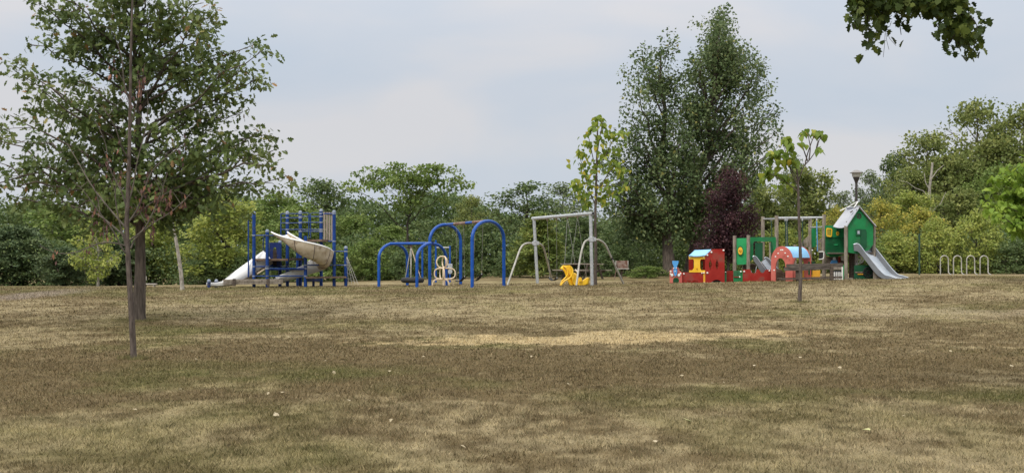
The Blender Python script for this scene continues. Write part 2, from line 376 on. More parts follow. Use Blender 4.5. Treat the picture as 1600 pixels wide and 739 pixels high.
def grass():
    rs = np.random.RandomState(3); VV = []; CC = []
    for (y0, y1, dens, ln, wd) in ((8.2, 13, 2600, .052, .0045), (13, 19, 1400, .052, .006), (19, 30, 560, .055, .010), (30, 54, 150, .06, .017)):
        wdt = .5 * y1 * 1.05; n = int(dens * (y1 - y0) * 2 * wdt)
        y = rs.uniform(y0, y1, n); x = rs.uniform(-wdt, wdt, n); k = np.abs(x) < .46 * y + 1.5; x, y = x[k], y[k]
        keep = rs.rand(len(x)) < .35 + 1.1 * fbm(x * 2.2, y * 2.2, 3); x, y = x[keep], y[keep]; n = len(x)
        z = gh(x, y); h = .82 * ln * rs.uniform(.45, 1.35, n) * (.6 + .9 * fbm(x * .8 + 5, y * .8, 3)); az = rs.uniform(0, 2 * PI, n); ln_ = rs.uniform(.4, 1.5, n)
        b = np.c_[x, y, z - .005]; sd = np.c_[np.cos(az), np.sin(az), np.zeros(n)] * (wd * rs.uniform(.6, 1.4, n))[:, None]
        az2 = rs.uniform(0, 2 * PI, n)
        tip = b + np.c_[np.cos(az2) * np.sin(ln_) * h, np.sin(az2) * np.sin(ln_) * h, np.cos(ln_) * h + .005]
        VV.append(np.stack([b - sd, b + sd, tip], 1).reshape(-1, 3))
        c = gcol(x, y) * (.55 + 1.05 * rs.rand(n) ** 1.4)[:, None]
        st = rs.rand(n) < .13; c[st] = c[st] * .6 + np.array([.46, .37, .22]) * .5
        gr = rs.rand(n) < .10; c[gr] = c[gr] * .5 + np.array([.075, .095, .035]) * .5
        CC.append(np.repeat(c, 3, 0))
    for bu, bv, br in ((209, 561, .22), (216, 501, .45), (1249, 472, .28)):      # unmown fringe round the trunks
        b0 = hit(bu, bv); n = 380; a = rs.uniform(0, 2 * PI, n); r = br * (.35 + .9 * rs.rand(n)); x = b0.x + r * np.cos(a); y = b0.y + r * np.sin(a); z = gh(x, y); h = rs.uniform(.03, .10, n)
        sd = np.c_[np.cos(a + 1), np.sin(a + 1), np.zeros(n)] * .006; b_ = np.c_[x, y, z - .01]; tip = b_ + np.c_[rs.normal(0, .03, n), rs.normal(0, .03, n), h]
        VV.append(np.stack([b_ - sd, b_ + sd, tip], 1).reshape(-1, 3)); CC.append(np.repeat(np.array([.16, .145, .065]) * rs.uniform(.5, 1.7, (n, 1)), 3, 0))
    V = np.concatenate(VV); C_ = np.concatenate(CC)
    me = fast_mesh('grass', V, np.arange(len(V)).reshape(-1, 3), C_, 'col')
    m, nn, l, b = newmat('grass_blades'); a = nn.new('ShaderNodeAttribute'); a.attribute_name = 'col'
    l.new(a.outputs['Color'], b.inputs['Base Color']); b.inputs['Roughness'].default_value = .7; b.inputs['Specular IOR Level'].default_value = .15
    t = nn.new('ShaderNodeBsdfTranslucent'); l.new(a.outputs['Color'], t.inputs[0]); mx = nn.new('ShaderNodeMixShader'); mx.inputs[0].default_value = .3
    l.new(b.outputs[0], mx.inputs[1]); l.new(t.outputs[0], mx.inputs[2]); l.new(mx.outputs[0], nn['Material Output'].inputs[0])
    me.materials.append(m); o = bpy.data.objects.new('grass', me); COL.objects.link(o); tag(o, 'short dry mown grass blades over the lawn', 'grass', kind='stuff')
grass()

# ------------------------------------------------------------------ tree machinery
DIAMOND = np.array([[0, 0, 0], [.5, .34, .07], [1, 0, -.04], [.5, -.34, .07]])
NARROW = np.array([[0, 0, 0], [.45, .16, .03], [1, 0, -.03], [.45, -.16, .03]])
OAK = np.array([[0, 0, 0], [.18, .08, 0], [.30, .27, .05], [.42, .12, 0], [.62, .33, .05], [.74, .14, 0], [.86, .20, .02], [1, 0, -.03], [.86, -.20, .02], [.74, -.14, 0], [.62, -.33, .05], [.42, -.12, 0], [.30, -.27, .05], [.18, -.08, 0]])
MAPLE = np.array([[0, 0, 0], [.05, .30, .02], [.22, .22, .02], [.35, .55, .05], [.50, .26, .02], [.72, .30, .02], [1, 0, -.05], [.72, -.30, .02], [.50, -.26, .02], [.35, -.55, .05], [.22, -.22, .02], [.05, -.30, .02]])
HEART = np.array([[0, 0, 0], [-.06, .2, .02], [.1, .42, .05], [.4, .40, .06], [.75, .18, .0], [1.05, 0, -.08], [.75, -.18, 0], [.4, -.40, .06], [.1, -.42, .05], [-.06, -.2, .02]])
def leaves(C_, size, tmpl, rs, out=None, droop=.3, tint=None, flat=.5, sv=.35):
    n = len(C_)
    ax = rs.normal(size=(n, 3)); ax /= np.linalg.norm(ax, axis=1)[:, None]
    if out is not None: ax = ax + out * .6
    ax[:, 2] -= droop; ax /= np.linalg.norm(ax, axis=1)[:, None] + 1e-9
    up = rs.normal(size=(n, 3)); up[:, 2] += flat * 2.5
    sd = np.cross(up, ax); sd /= np.linalg.norm(sd, axis=1)[:, None] + 1e-9
    nr = np.cross(ax, sd); s = size * rs.uniform(1 - sv, 1 + sv, n)
    V = C_[:, None, :] + s[:, None, None] * (tmpl[None, :, 0, None] * ax[:, None] + tmpl[None, :, 1, None] * sd[:, None] + tmpl[None, :, 2, None] * nr[:, None])
    k = len(tmpl); t = rs.rand(n) if tint is None else tint
    return V.reshape(-1, 3), np.arange(n * k).reshape(n, k), np.repeat(t, k)
def tubes_np(paths):                              # list of (pts Nx3, r list, sides)
    VV = []; FF = []; base = 0
    for pts, rr, n in paths:
        pts = np.asarray(pts, float); k = len(pts); d = np.gradient(pts, axis=0); d /= np.linalg.norm(d, axis=1)[:, None] + 1e-9
        a = np.where(np.abs(d[:, 2:3]) < .95, np.array([[0, 0, 1.]]), np.array([[0, 1., 0]]))
        if abs(d[0, 2]) > .6: a = np.tile(np.array([[0.13, 1., 0]]), (k, 1))
        x = np.cross(d, a); x /= np.linalg.norm(x, axis=1)[:, None] + 1e-9; y = np.cross(d, x)
        th = np.arange(n) * 2 * PI / n
        rr = np.asarray(rr)[:, None, None]
        V = pts[:, None] + rr * (np.cos(th)[None, :, None] * x[:, None] + np.sin(th)[None, :, None] * y[:, None])
        VV.append(V.reshape(-1, 3)); idx = np.arange(k * n).reshape(k, n) + base; nx = np.roll(idx, -1, 1)
        FF.append(np.stack([idx[:-1], nx[:-1], nx[1:], idx[1:]], -1).reshape(-1, 4)); base += k * n
    return np.concatenate(VV), np.concatenate(FF)
def qb(a, b, c, n=6):
    t = np.linspace(0, 1, n)[:, None]; return a * (1 - t) ** 2 + b * 2 * t * (1 - t) + c * t * t
def grow(rs, H, trunk_r, tips, per=5, crad=.5, nleaf=40, size=.2, tmpl=DIAMOND, lean=(0, 0), cb=.2, rise=.9, t0=.35, flatc=.65, droop=.3, trunk_top=.95, tw=.5, bare=0, twig=.014, trunks=None, extra_low=0):
    """tips: (n,3) local crown end points; limbs run from the trunk to each; leaf clumps sit along them"""
    paths = []; top = np.array([lean[0], lean[1], H * trunk_top])
    n = 9; t = np.linspace(0, 1, n)[:, None]
    tp = t * top + np.c_[rs.normal(0, .012 * H, n), rs.normal(0, .012 * H, n), np.zeros(n)] * (t > .05) * np.minimum(t * 3, 1)
    rr = trunk_r * (1 - .88 * t[:, 0] ** .9); rr[0] *= 1.35
    flare = np.linspace(0, 1, n) < .2; paths.append((np.vstack([tp[:1] - [0, 0, .15], tp[:1] + (tp[1:2] - tp[:1]) * .12, tp[1:]]), np.r_[trunk_r * 1.45, trunk_r * 1.12, rr[1:]], 10))
    C_ = []; R_ = []
    for tip in tips:
        hd = math.hypot(tip[0] - lean[0] * tip[2] / H, tip[1] - lean[1] * tip[2] / H)
        zs = np.clip(tip[2] - hd * rise * rs.uniform(.8, 1.2), cb * H * rs.uniform(.85, 1.15), H * .9)
        f = zs / (H * trunk_top); s = np.array([np.interp(f, t[:, 0], tp[:, i]) for i in range(3)])
        ctrl = s * .45 + tip * .55 + np.array([0, 0, .12 * hd]) + rs.normal(0, .05 * hd + .01, 3)
        b = qb(s, ctrl, tip, 8); r0 = trunk_r * (1 - .8 * f) * .34 + .008
        b[1:-1] += rs.normal(0, .02 * (hd + .5), (6, 3))
        paths.append((b, np.linspace(r0, twig * .7, 8), 5))
        L_ = np.linalg.norm(tip - s)
        for q in range(per):
            tt = t0 + (1 - t0) * ((q + rs.rand()) / per); a = np.array([np.interp(tt, np.linspace(0, 1, 8), b[:, i]) for i in range(3)])
            off = rs.normal(0, 1, 3) * np.array([1, 1, .55]) * tw * crad * 1.7 * (1.1 - .5 * tt)
            c = a + off
            if q == per - 1: c = tip.copy()
            paths.append((np.vstack([a, (a + c) / 2 + rs.normal(0, .04, 3), c]), [twig, twig * .8, twig * .4], 3))
            if rs.rand() >= bare: C_.append(c); R_.append(crad * rs.uniform(.6, 1.2))
    C_ = np.array(C_); R_ = np.array(R_)
    wv, wf = tubes_np(paths)
    N_ = np.maximum(3, (nleaf * (R_ / crad) ** 2 * rs.uniform(.6, 1.3, len(R_)))).astype(int)
    rep = np.repeat(np.arange(len(C_)), N_); p = rs.normal(size=(len(rep), 3)); p /= np.linalg.norm(p, axis=1)[:, None]
    rad = rs.rand(len(rep)) ** .45; off = p * rad[:, None] * np.array([1, 1, flatc]); pos = C_[rep] + off * R_[rep][:, None]
    ct = rs.rand(len(C_)); tint = np.clip(ct[rep] * .45 + rs.rand(len(rep)) * .5 + .05 + (rs.rand(len(rep)) < .04) * .4, 0, 1)
    lv = leaves(pos, size, tmpl, rs, off, droop, tint)
    return (wv, wf), lv
def place_tree(name, label, loc, wood, lv, bark, lm, group=None, cat='tree'):
    t = thing(name, label, cat, loc, group)
    me = fast_mesh('trunk', wood[0], wood[1], smooth_=True); me.materials.append(bark)
    o = bpy.data.objects.new('trunk', me); COL.objects.link(o); o.parent = t
    me2 = fast_mesh('crown', lv[0], lv[1], lv[2]); me2.materials.append(lm)
    o2 = bpy.data.objects.new('crown', me2); COL.objects.link(o2); o2.parent = t
    return t
def envelope(rs, n, H, R, cb, prof):
    T = []
    for i in range(n):
        h = (i + .5) / n; h = cb + (1 - cb) * h ** .85; az = i * 2.39996 + rs.uniform(-.4, .4)
        r = R * prof((h - cb) / (1 - cb)) * rs.uniform(.65, 1.12)
        T.append([r * math.cos(az), r * math.sin(az), H * h * rs.uniform(.96, 1.03)])
    T.append([0, 0, H]); return np.array(T)
ROUND = lambda h: max(.15, math.sqrt(max(0, 1 - (2 * h - .85) ** 2 / 1.35)))
CONE = lambda h: max(.05, 1 - h) ** .8
OVAL = lambda h: max(.12, math.sin(PI * min(1, (h + .12) / 1.15)) ** .7)
BUSH = lambda h: max(.2, math.sqrt(max(0, 1 - h * h * .9)))

# prototypes of the tree belt, each copied and rescaled
protos = {}
def proto(key, seed, H, R, cb, prof, n, bark, lm, **kw):
    rs = np.random.RandomState(seed); tips = envelope(rs, n, H, R, cb, prof)
    wood, lv = grow(rs, H, kw.pop('tr', H * .022), tips, cb=cb * .8, **kw)
    a = fast_mesh('trunk', wood[0], wood[1], smooth_=True); a.materials.append(M[bark])
    b = fast_mesh('crown', lv[0], lv[1], lv[2]); b.materials.append(M[lm]); protos[key] = (a, b, H, R, lm)
proto('round_a', 11, 7, 2.6, .12, ROUND, 34, 'bark_dark', 'leaf_green', per=6, crad=.62, nleaf=46, size=.21)
proto('round_b', 12, 7, 2.5, .10, ROUND, 32, 'bark_dark', 'leaf_dark', per=6, crad=.62, nleaf=48, size=.20)
proto('yg_a', 13, 6, 2.4, .10, ROUND, 32, 'bark_dark', 'leaf_yg', per=6, crad=.55, nleaf=42, size=.20)
proto('yellow_a', 14, 6, 2.3, .08, OVAL, 28, 'bark', 'leaf_yellow', per=5, crad=.5, nleaf=32, size=.19)
proto('olive_a', 15, 8, 2.9, .22, ROUND, 30, 'bark_dark', 'leaf_olive', per=6, crad=.60, nleaf=44, size=.20)
proto('olive_b', 16, 9, 2.8, .28, OVAL, 26, 'bark', 'leaf_olive', per=6, crad=.66, nleaf=44, size=.21, t0=.45)
proto('grey_a', 17, 7, 2.5, .15, ROUND, 30, 'bark_dark', 'leaf_grey', per=6, crad=.58, nleaf=44, size=.18)
proto('bush_a', 18, 3, 2.0, .04, BUSH, 26, 'bark_dark', 'leaf_dark', per=5, crad=.45, nleaf=50, size=.15, tr=.05)
proto('bush_b', 19, 3, 2.0, .04, BUSH, 26, 'bark_dark', 'leaf_green', per=5, crad=.45, nleaf=46, size=.16, tr=.05)
proto('bush_y', 20, 3, 2.0, .04, BUSH, 26, 'bark_dark', 'leaf_yg', per=5, crad=.42, nleaf=40, size=.16, tr=.05)
proto('conifer', 21, 4.2, 1.9, .04, CONE, 60, 'bark_dark', 'leaf_conifer', per=6, crad=.30, nleaf=34, size=.24, tmpl=NARROW, rise=.0, flatc=.5, droop=-.25, tr=.09)
proto('pine', 22, 4.5, 1.9, .05, OVAL, 44, 'bark_dark', 'leaf_pine', per=6, crad=.42, nleaf=52, size=.24, tmpl=NARROW, rise=.1, flatc=.6, droop=-.2, tr=.11)

_lm_copy = {}
def belt(key, u, vtop, wpx, Y, label, name='tree', cat='tree', leaf=None, seed=0, group='trees and shrubs of the belt behind the playground'):
    a, b, H, R, lm = protos[key]; g = G(u, Y)
    zt = PZ(vtop, Y); h = zt - g.z; r = wpx / 2 / F * Y
    t = thing(name, label, cat, g, group); t.rotation_euler.z = (u * .37 + seed) % 6.28
    t.scale = (r / R / .97, r / R / .97, h / H / 1.06)
    for me, nm in ((a, 'trunk'), (b, 'crown')):
        if leaf and nm == 'crown':
            if (key, leaf) not in _lm_copy:
                c = me.copy(); c.materials.clear(); c.materials.append(M[leaf]); _lm_copy[(key, leaf)] = c
            me = _lm_copy[(key, leaf)]
        o = bpy.data.objects.new(nm, me); COL.objects.link(o); o.parent = t
    return t
TB, SH, CO = 'deciduous_tree', 'shrub', 'conifer_tree'
belt_list = [
 ('round_b', -45, 338, 150, 74, 'dark green tree cut by the left edge of the photo', TB),
 ('pine', 25, 352, 120, 70, 'dark low conifer at far left, left of the taller mid-green tree', CO),
 ('round_a', 95, 312, 160, 78, 'mid-green rounded tree behind the small yellow-green tree on the left', TB),
 ('pine', 100, 385, 90, 66, 'small dark blue-green conifer just left of the small yellow-green tree', CO),
 ('pine', 187, 372, 105, 69, 'dark conifer directly behind the oak trunk', CO),
 ('yg_a', 240, 335, 110, 71, 'yellow-green bushy tree between the oak trunk and the pale leaning trunk', TB),
 ('round_b', 300, 318, 90, 80, 'dull green tree behind the pale leaning trunk', TB),
 ('yg_a', 352, 303, 150, 66, 'light yellow-green tree with dark trunk left of the white tube slide', TB),
 ('bush_a', 322, 405, 90, 65, 'dark shrub at the foot of the pale leaning trunk', SH),
 ('bush_a', 385, 400, 80, 64.5, 'dark shrub right behind the white tube slide', SH),
 ('yg_a', 432, 297, 115, 76, 'light green tree behind the left posts of the blue climbing frame', TB, 'leaf_green'),
 ('round_b', 502, 276, 125, 96, 'round dark olive treetop rising above the blue climbing frame', TB, 'leaf_dark'),
 ('yg_a', 470, 316, 120, 72, 'mid-green tree directly behind the blue climbing frame', TB, 'leaf_green'),
 ('round_a', 548, 330, 110, 74, 'green tree between the climbing frame and the tyre swing', TB),
 ('bush_b', 520, 385, 90, 66, 'green shrub behind the right end of the blue climbing frame', SH),
 ('bush_b', 580, 375, 90, 67, 'leafy green shrub left of the tyre swing arches', SH),
 ('round_a', 612, 348, 100, 76, 'green tree filling under the left of the flat-topped tree', TB),
 ('bush_a', 640, 390, 90, 66, 'dark shrub behind the tyre swing', SH),
 ('round_b', 680, 340, 110, 77, 'dark green tree under the right of the flat-topped tree', TB),
 ('olive_b', 737, 301, 72, 98, 'pale olive treetop beyond the tall blue swing arches', TB),
 ('bush_a', 710, 378, 90, 66, 'dark shrub behind the tall blue swing', SH),
 ('round_b', 758, 345, 90, 72, 'dark green tree behind the right blue swing arch', TB),
 ('grey_a', 822, 285, 150, 84, 'large dark round tree above the left post of the steel swing', TB, 'leaf_dark'),
 ('grey_a', 880, 287, 125, 88, 'grey-green tree above the middle of the steel swing', TB),
 ('conifer', 842, 332, 118, 64, 'feathery yellow-green conifer behind the left leg of the steel swing', CO),
 ('round_b', 905, 335, 110, 72, 'dark green tree behind the yellow swing seat', TB),
 ('bush_a', 800, 395, 70, 66, 'dark shrub left of the feathery conifer', SH),
 ('bush_a', 905, 392, 110, 67, 'dark shrub behind the picnic table', SH),
 ('round_b', 965, 350, 110, 74, 'dark green tree left of the tall poplar trunks', TB),
 ('bush_b', 1012, 416, 68, 61, 'low mounded green shrub left of the poplar trunks', SH),
 ('bush_a', 965, 385, 90, 66, 'dark shrub behind the rusty grill', SH),
 ('yg_a', 1070, 360, 110, 82, 'green foliage seen between the two poplar trunks', TB, 'leaf_green'),
 ('bush_b', 1120, 395, 90, 68, 'green shrub behind the red train cab', SH),
 ('yg_a', 1195, 285, 110, 78, 'yellow-green tree right of the purple-leaved tree', TB, 'leaf_olive'),
 ('olive_a', 1242, 238, 62, 100, 'dark treetop seen through the twigs of the sparse young tree', TB, 'leaf_dark'),
 ('yg_a', 1262, 258, 120, 76, 'broad yellow-green tree behind the wooden climbing posts', TB, 'leaf_olive'),
 ('bush_y', 1215, 355, 100, 67, 'yellow-green shrub behind the small grey slide', SH),
 ('bush_y', 1275, 350, 90, 67, 'yellow-green shrub behind the wooden climbing posts', SH),
 ('grey_a', 1318, 300, 70, 92, 'grey-green tree left of the lamp head', TB),
 ('grey_a', 1362, 268, 90, 94, 'thin grey-green treetop right of the lamp head', TB),
 ('yellow_a', 1306, 318, 60, 70, 'narrow yellow-leaved tree left of the playhouse roof', TB),
 ('yellow_a', 1378, 308, 105, 72, 'yellow-leaved tree right of the playhouse roof', TB),
 ('olive_a', 1402, 232, 90, 86, 'dark olive tree left of the tall trees on the right', TB, 'leaf_dark'),
 ('olive_b', 1450, 198, 130, 84, 'olive tree with open crown left of the tallest right-hand tree', TB),
 ('olive_b', 1526, 146, 150, 86, 'tallest olive-green tree of the right-hand group', TB),
 ('olive_b', 1600, 154, 150, 84, 'tall olive tree cut by the right edge of the photo', TB),
 ('round_a', 1475, 232, 130, 82, 'olive tree filling in below the open-crowned tree on the right', TB, 'leaf_olive'),
 ('round_a', 1555, 205, 140, 83, 'leafy olive tree just below the tallest right-hand tree', TB, 'leaf_olive'),
 ('olive_a', 1425, 255, 100, 81, 'olive tree behind the yellow-leaved tree at right', TB),
 ('yellow_a', 1440, 320, 90, 70, 'yellowish bushy tree right of the thin green pole', TB),
 ('yg_a', 1425, 296, 100, 74, 'yellow-green tree behind the thin green pole', TB, 'leaf_yg'),
 ('yg_a', 1495, 290, 120, 76, 'green tree behind the bicycle hoops', TB, 'leaf_olive'),
 ('round_a', 1560, 250, 120, 79, 'green tree behind the bright big-leaved tree', TB),
 ('bush_y', 1400, 365, 110, 67, 'yellow-green shrub behind the end of the playhouse slide', SH),
 ('bush_y', 1465, 345, 100, 66, 'tall yellow-green shrub behind the leftmost bicycle hoop', SH),
 ('bush_y', 1525, 335, 110, 66.5, 'tall yellow-green shrub behind the rightmost bicycle hoop', SH),
 ('bush_a', 1590, 375, 110, 65, 'dark green shrub at the right edge of the lawn', SH),
 ('bush_b', 1345, 370, 90, 66, 'green shrub behind the playhouse', SH),
]
for k, it in enumerate(belt_list):
    key, u, vt, wp, Y, lab, nm = it[:7]
    belt(key, u, vt, wp, Y, lab, nm, 'shrub' if nm == SH else 'tree', it[7] if len(it) > 7 else None, seed=k)

# far woodland that reads as one mass, closing the gaps low down
def far_woods():
    rs = np.random.RandomState(77); n = 150000
    x = rs.uniform(-56, 56, n); y = rs.uniform(100, 112, n)
    top = 5.4 + 2.2 * (fbm(x * .16 + 3, x * 0 + 5, 3) - .5) * 2 + 1.0 * (fbm(x * .9, x * 0 + 1, 2) - .5) + 2.5 * smooth(26, 40, x)
    z = g1(0, 100) - .5 + (top) * rs.rand(n) ** .7
    lump = fbm(x * .6 + z * .1, z * .8 + y * .2, 3); k = lump > .36; pos = np.c_[x, y, z][k]
    lv = leaves(pos, .34, DIAMOND, rs, None, .2, np.clip(lump[k] * .8 + rs.rand(k.sum()) * .4 - .1, 0, 1))
    me = fast_mesh('distant_woods', *lv); me.materials.append(M['leaf_dark']); o = bpy.data.objects.new('distant_woods', me); COL.objects.link(o)
    tag(o, 'far mass of dark green woodland behind the tree belt', 'woodland', kind='stuff')
    # ground cover and undergrowth under the belt edge
    n = 60000; x = rs.uniform(-38, 38, n); y = 67.5 + 1.2 * rs.normal(size=n) + 3; z = gh(x, y) + rs.rand(n) ** 1.2 * (1.6 + 1.6 * (fbm(x * .7, x * 0, 3)))
    lv = leaves(np.c_[x, y, z], .17, DIAMOND, rs, None, .1)
    me = fast_mesh('undergrowth', *lv); me.materials.append(M['leaf_dark']); o = bpy.data.objects.new('undergrowth', me); COL.objects.link(o)
    tag(o, 'dark tangled undergrowth along the far edge of the lawn', 'undergrowth', kind='stuff')
far_woods()

# ---- flat-topped spreading tree
def pix_tips(base, Y, pts, rs, dz=1.2):
    T = []
    for p in pts:
        dy = p[2] if len(p) > 2 else rs.uniform(-dz, dz)
        q = P(p[0], p[1], Y + dy) - base; T.append([q.x, q.y, q.z])
    return np.array(T)
def umbrella():
    Y = 69; b = G(638, Y); rs = np.random.RandomState(31)
    pts = [(542, 288), (556, 272), (575, 264), (600, 268), (622, 258), (640, 262), (662, 262), (686, 260), (705, 265), (718, 275), (730, 287), (590, 285), (612, 283), (650, 280), (675, 283), (630, 298), (655, 300), (640, 275), (680, 272), (608, 272), (650, 315), (625, 318)]
    wood, lv = grow(rs, 5.2, .14, pix_tips(b, Y, pts, rs, 2.0), per=5, crad=.50, nleaf=46, size=.19, cb=.3, rise=.75, t0=.62, flatc=.36, tw=.55, trunk_top=.8)
    place_tree(TB, 'flat-topped spreading green tree rising above the tyre swing', b, wood, lv, M['bark_dark'], M['leaf_green'])
umbrella()

# ---- tall poplar: two stems
def poplar():
    rs = np.random.RandomState(41); Y = 66
    b = G(1047, Y)
    ptsL = [(1046, 66), (1004, 92), (1012, 105), (996, 140), (982, 172), (1060, 230), (1075, 260), (1085, 300), (1075, 340), (960, 270), (945, 318), (940, 290), (985, 200), (972, 210), (962, 240), (950, 262), (955, 300), (948, 330), (965, 340), (1010, 180), (1030, 130), (1045, 120),
            (1055, 160), (1040, 190), (1020, 230), (1000, 260), (1030, 270), (1050, 240), (1065, 210), (990, 300), (1015, 320), (1045, 310), (1070, 290), (985, 350), (1020, 360), (1050, 350), (1070, 340), (975, 372), (1000, 385)]
    T = pix_tips(b, Y, ptsL, rs, 1.8)
    wood, lv = grow(rs, PZ(75, Y) - b.z, .33, T, per=9, crad=.56, nleaf=68, size=.175, lean=(-.5, .1), cb=.2, rise=1.7, t0=.3, flatc=1.2, tw=.6, trunk_top=.97)
    place_tree('poplar_tree', 'left stem of the tall dark green poplars, shorter and with a split narrow top', b, wood, lv, M['bark'], M['leaf_poplar'], 'tall poplars behind the train')
    b = G(1078, Y + 1.5); Y2 = Y + 1.5
    ptsR = [(1075, 200), (1070, 250), (1064, 300), (1068, 225), (1082, 150), (1072, 175), (1060, 270), (1090, 345), (1131, 24), (1124, 40), (1138, 44), (1110, 58), (1102, 76), (1147, 60), (1157, 78), (1168, 90), (1092, 92), (1085, 92), (1185, 92), (1192, 108), (1178, 118), (1078, 118), (1200, 138), (1210, 168), (1198, 180), (1068, 150),
            (1215, 205), (1218, 228), (1205, 240), (1110, 100), (1130, 90), (1150, 110), (1120, 140), (1145, 160), (1100, 170), (1170, 170), (1090, 200), (1130, 210), (1165, 215), (1190, 260), (1175, 285), (1140, 250),
            (1100, 250), (1080, 240), (1110, 290), (1085, 320), (1140, 300), (1165, 310), (1110, 335), (1080, 360), (1100, 370), (1205, 275), (1190, 215), (1135, 60), (1115, 80), (1150, 80)]
    T = pix_tips(b, Y2, ptsR, rs, 2.2)
    wood, lv = grow(rs, PZ(26, Y2) - b.z, .36, T, per=9, crad=.56, nleaf=68, size=.175, lean=(1.75, 0), cb=.2, rise=1.5, t0=.3, flatc=1.15, tw=.6, trunk_top=.98)
    place_tree('poplar_tree', 'right stem of the tall dark green poplars, leaning right and reaching highest of all trees', b, wood, lv, M['bark'], M['leaf_poplar'], 'tall poplars behind the train')
poplar()

# ---- purple plum
def plum():
    rs = np.random.RandomState(51); Y = 60.5; b = G(1138, Y)
    pts = [(1140, 270), (1130, 282), (1152, 284), (1115, 300), (1165, 300), (1108, 325), (1175, 322), (1104, 350), (1182, 345), (1100, 375), (1184, 372), (1110, 388), (1175, 390), (1140, 300), (1130, 330), (1155, 335),
           (1125, 360), (1160, 365), (1140, 385), (1095, 385), (1140, 350), (1118, 395), (1150, 395), (1165, 385), (1088, 380), (1145, 400), (1125, 310), (1150, 315), (1170, 340), (1112, 340), (1135, 315), (1148, 350), (1172, 360), (1120, 375), (1150, 375), (1105, 365)]
    wood, lv = grow(rs, 5.0, .075, pix_tips(b, Y, pts, rs, 1.0), per=7, crad=.38, nleaf=70, size=.105, cb=.22, rise=.9, t0=.3, flatc=.9, tw=.6)
    place_tree('plum_tree', 'small tree with dark purple leaves behind the red train cab', b, wood, lv, M['bark_dark'], M['leaf_plum'])
plum()

# ---- small yellow-green tree at left
def small_yellow():
    rs = np.random.RandomState(61); Y = 60; b = G(153, Y)
    pts = [(150, 325), (135, 350), (165, 348), (120, 375), (180, 370), (112, 398), (188, 395), (140, 395), (160, 405), (125, 408), (172, 412), (150, 425), (145, 370), (165, 385), (130, 390), (150, 345), (108, 402), (160, 430), (185, 402)]
    wood, lv = grow(rs, 3.6, .06, pix_tips(b, Y, pts, rs, .8), per=5, crad=.34, nleaf=30, size=.14, cb=.15, rise=.6, t0=.35, flatc=.8)
    place_tree(TB, 'small yellow-green tree with a short pale trunk left of the oak', b, wood, lv, M['bark_pale'], M['leaf_yg'])
small_yellow()

# ---- big oak at left
def oak():
    rs = np.random.RandomState(72); b = hit(216, 500); Y = b.y
    pts = [(412, 78), (398, 70), (405, 122), (385, 105), (360, 92), (436, 216), (428, 235), (448, 275), (430, 262), (405, 205), (372, 300), (355, 318), (385, 285), (330, 330), (330, 28), (325, 60), (310, 85), (318, 5), (345, 160), (380, 175), (350, 225),
           (395, 245), (330, 260), (290, 315), (20, 102), (45, 70), (35, 118), (62, 140), (15, 180), (5, 215), (-15, 250), (0, 290), (25, 310), (-30, 200), (-30, 300), (60, 5), (70, 30), (85, -10), (110, 20), (55, 170), (70, 220), (50, 260), (80, 300),
           (100, 330), (130, 345), (110, 120), (130, 80), (150, 40), (160, 0), (190, 20), (235, 20), (265, 40), (280, 0), (300, 40), (255, 90), (280, 120), (250, 150), (290, 180), (265, 210), (300, 240), (250, 260), (275, 290), (240, 320),
           (130, 160), (150, 200), (120, 240), (150, 270), (170, 310), (100, 190), (90, 270), (170, 120), (180, 170), (190, 230), (200, 290), (215, 200), (215, 100), (210, 330), (160, 335), (60, 310), (300, 340), (260, 345), (340, 345),
           (210, -40), (170, -35), (250, -30), (130, -30), (290, -25), (210, -90), (180, -80), (240, -75)]
    T = pix_tips(b, Y, pts, rs, 2.3)
    wood, lv = grow(rs, PZ(-90, Y) - b.z, .15, T, per=7, crad=.34, nleaf=33, size=.16, tmpl=OAK, cb=.29, rise=.6, t0=.3, flatc=.8, droop=.45, tw=.75, trunk_top=.97, twig=.010)
    place_tree('oak_tree', 'big leafy oak with thick dark trunk standing just behind the thin bare sapling', b, wood, lv, M['bark'], M['leaf_oak'])
oak()

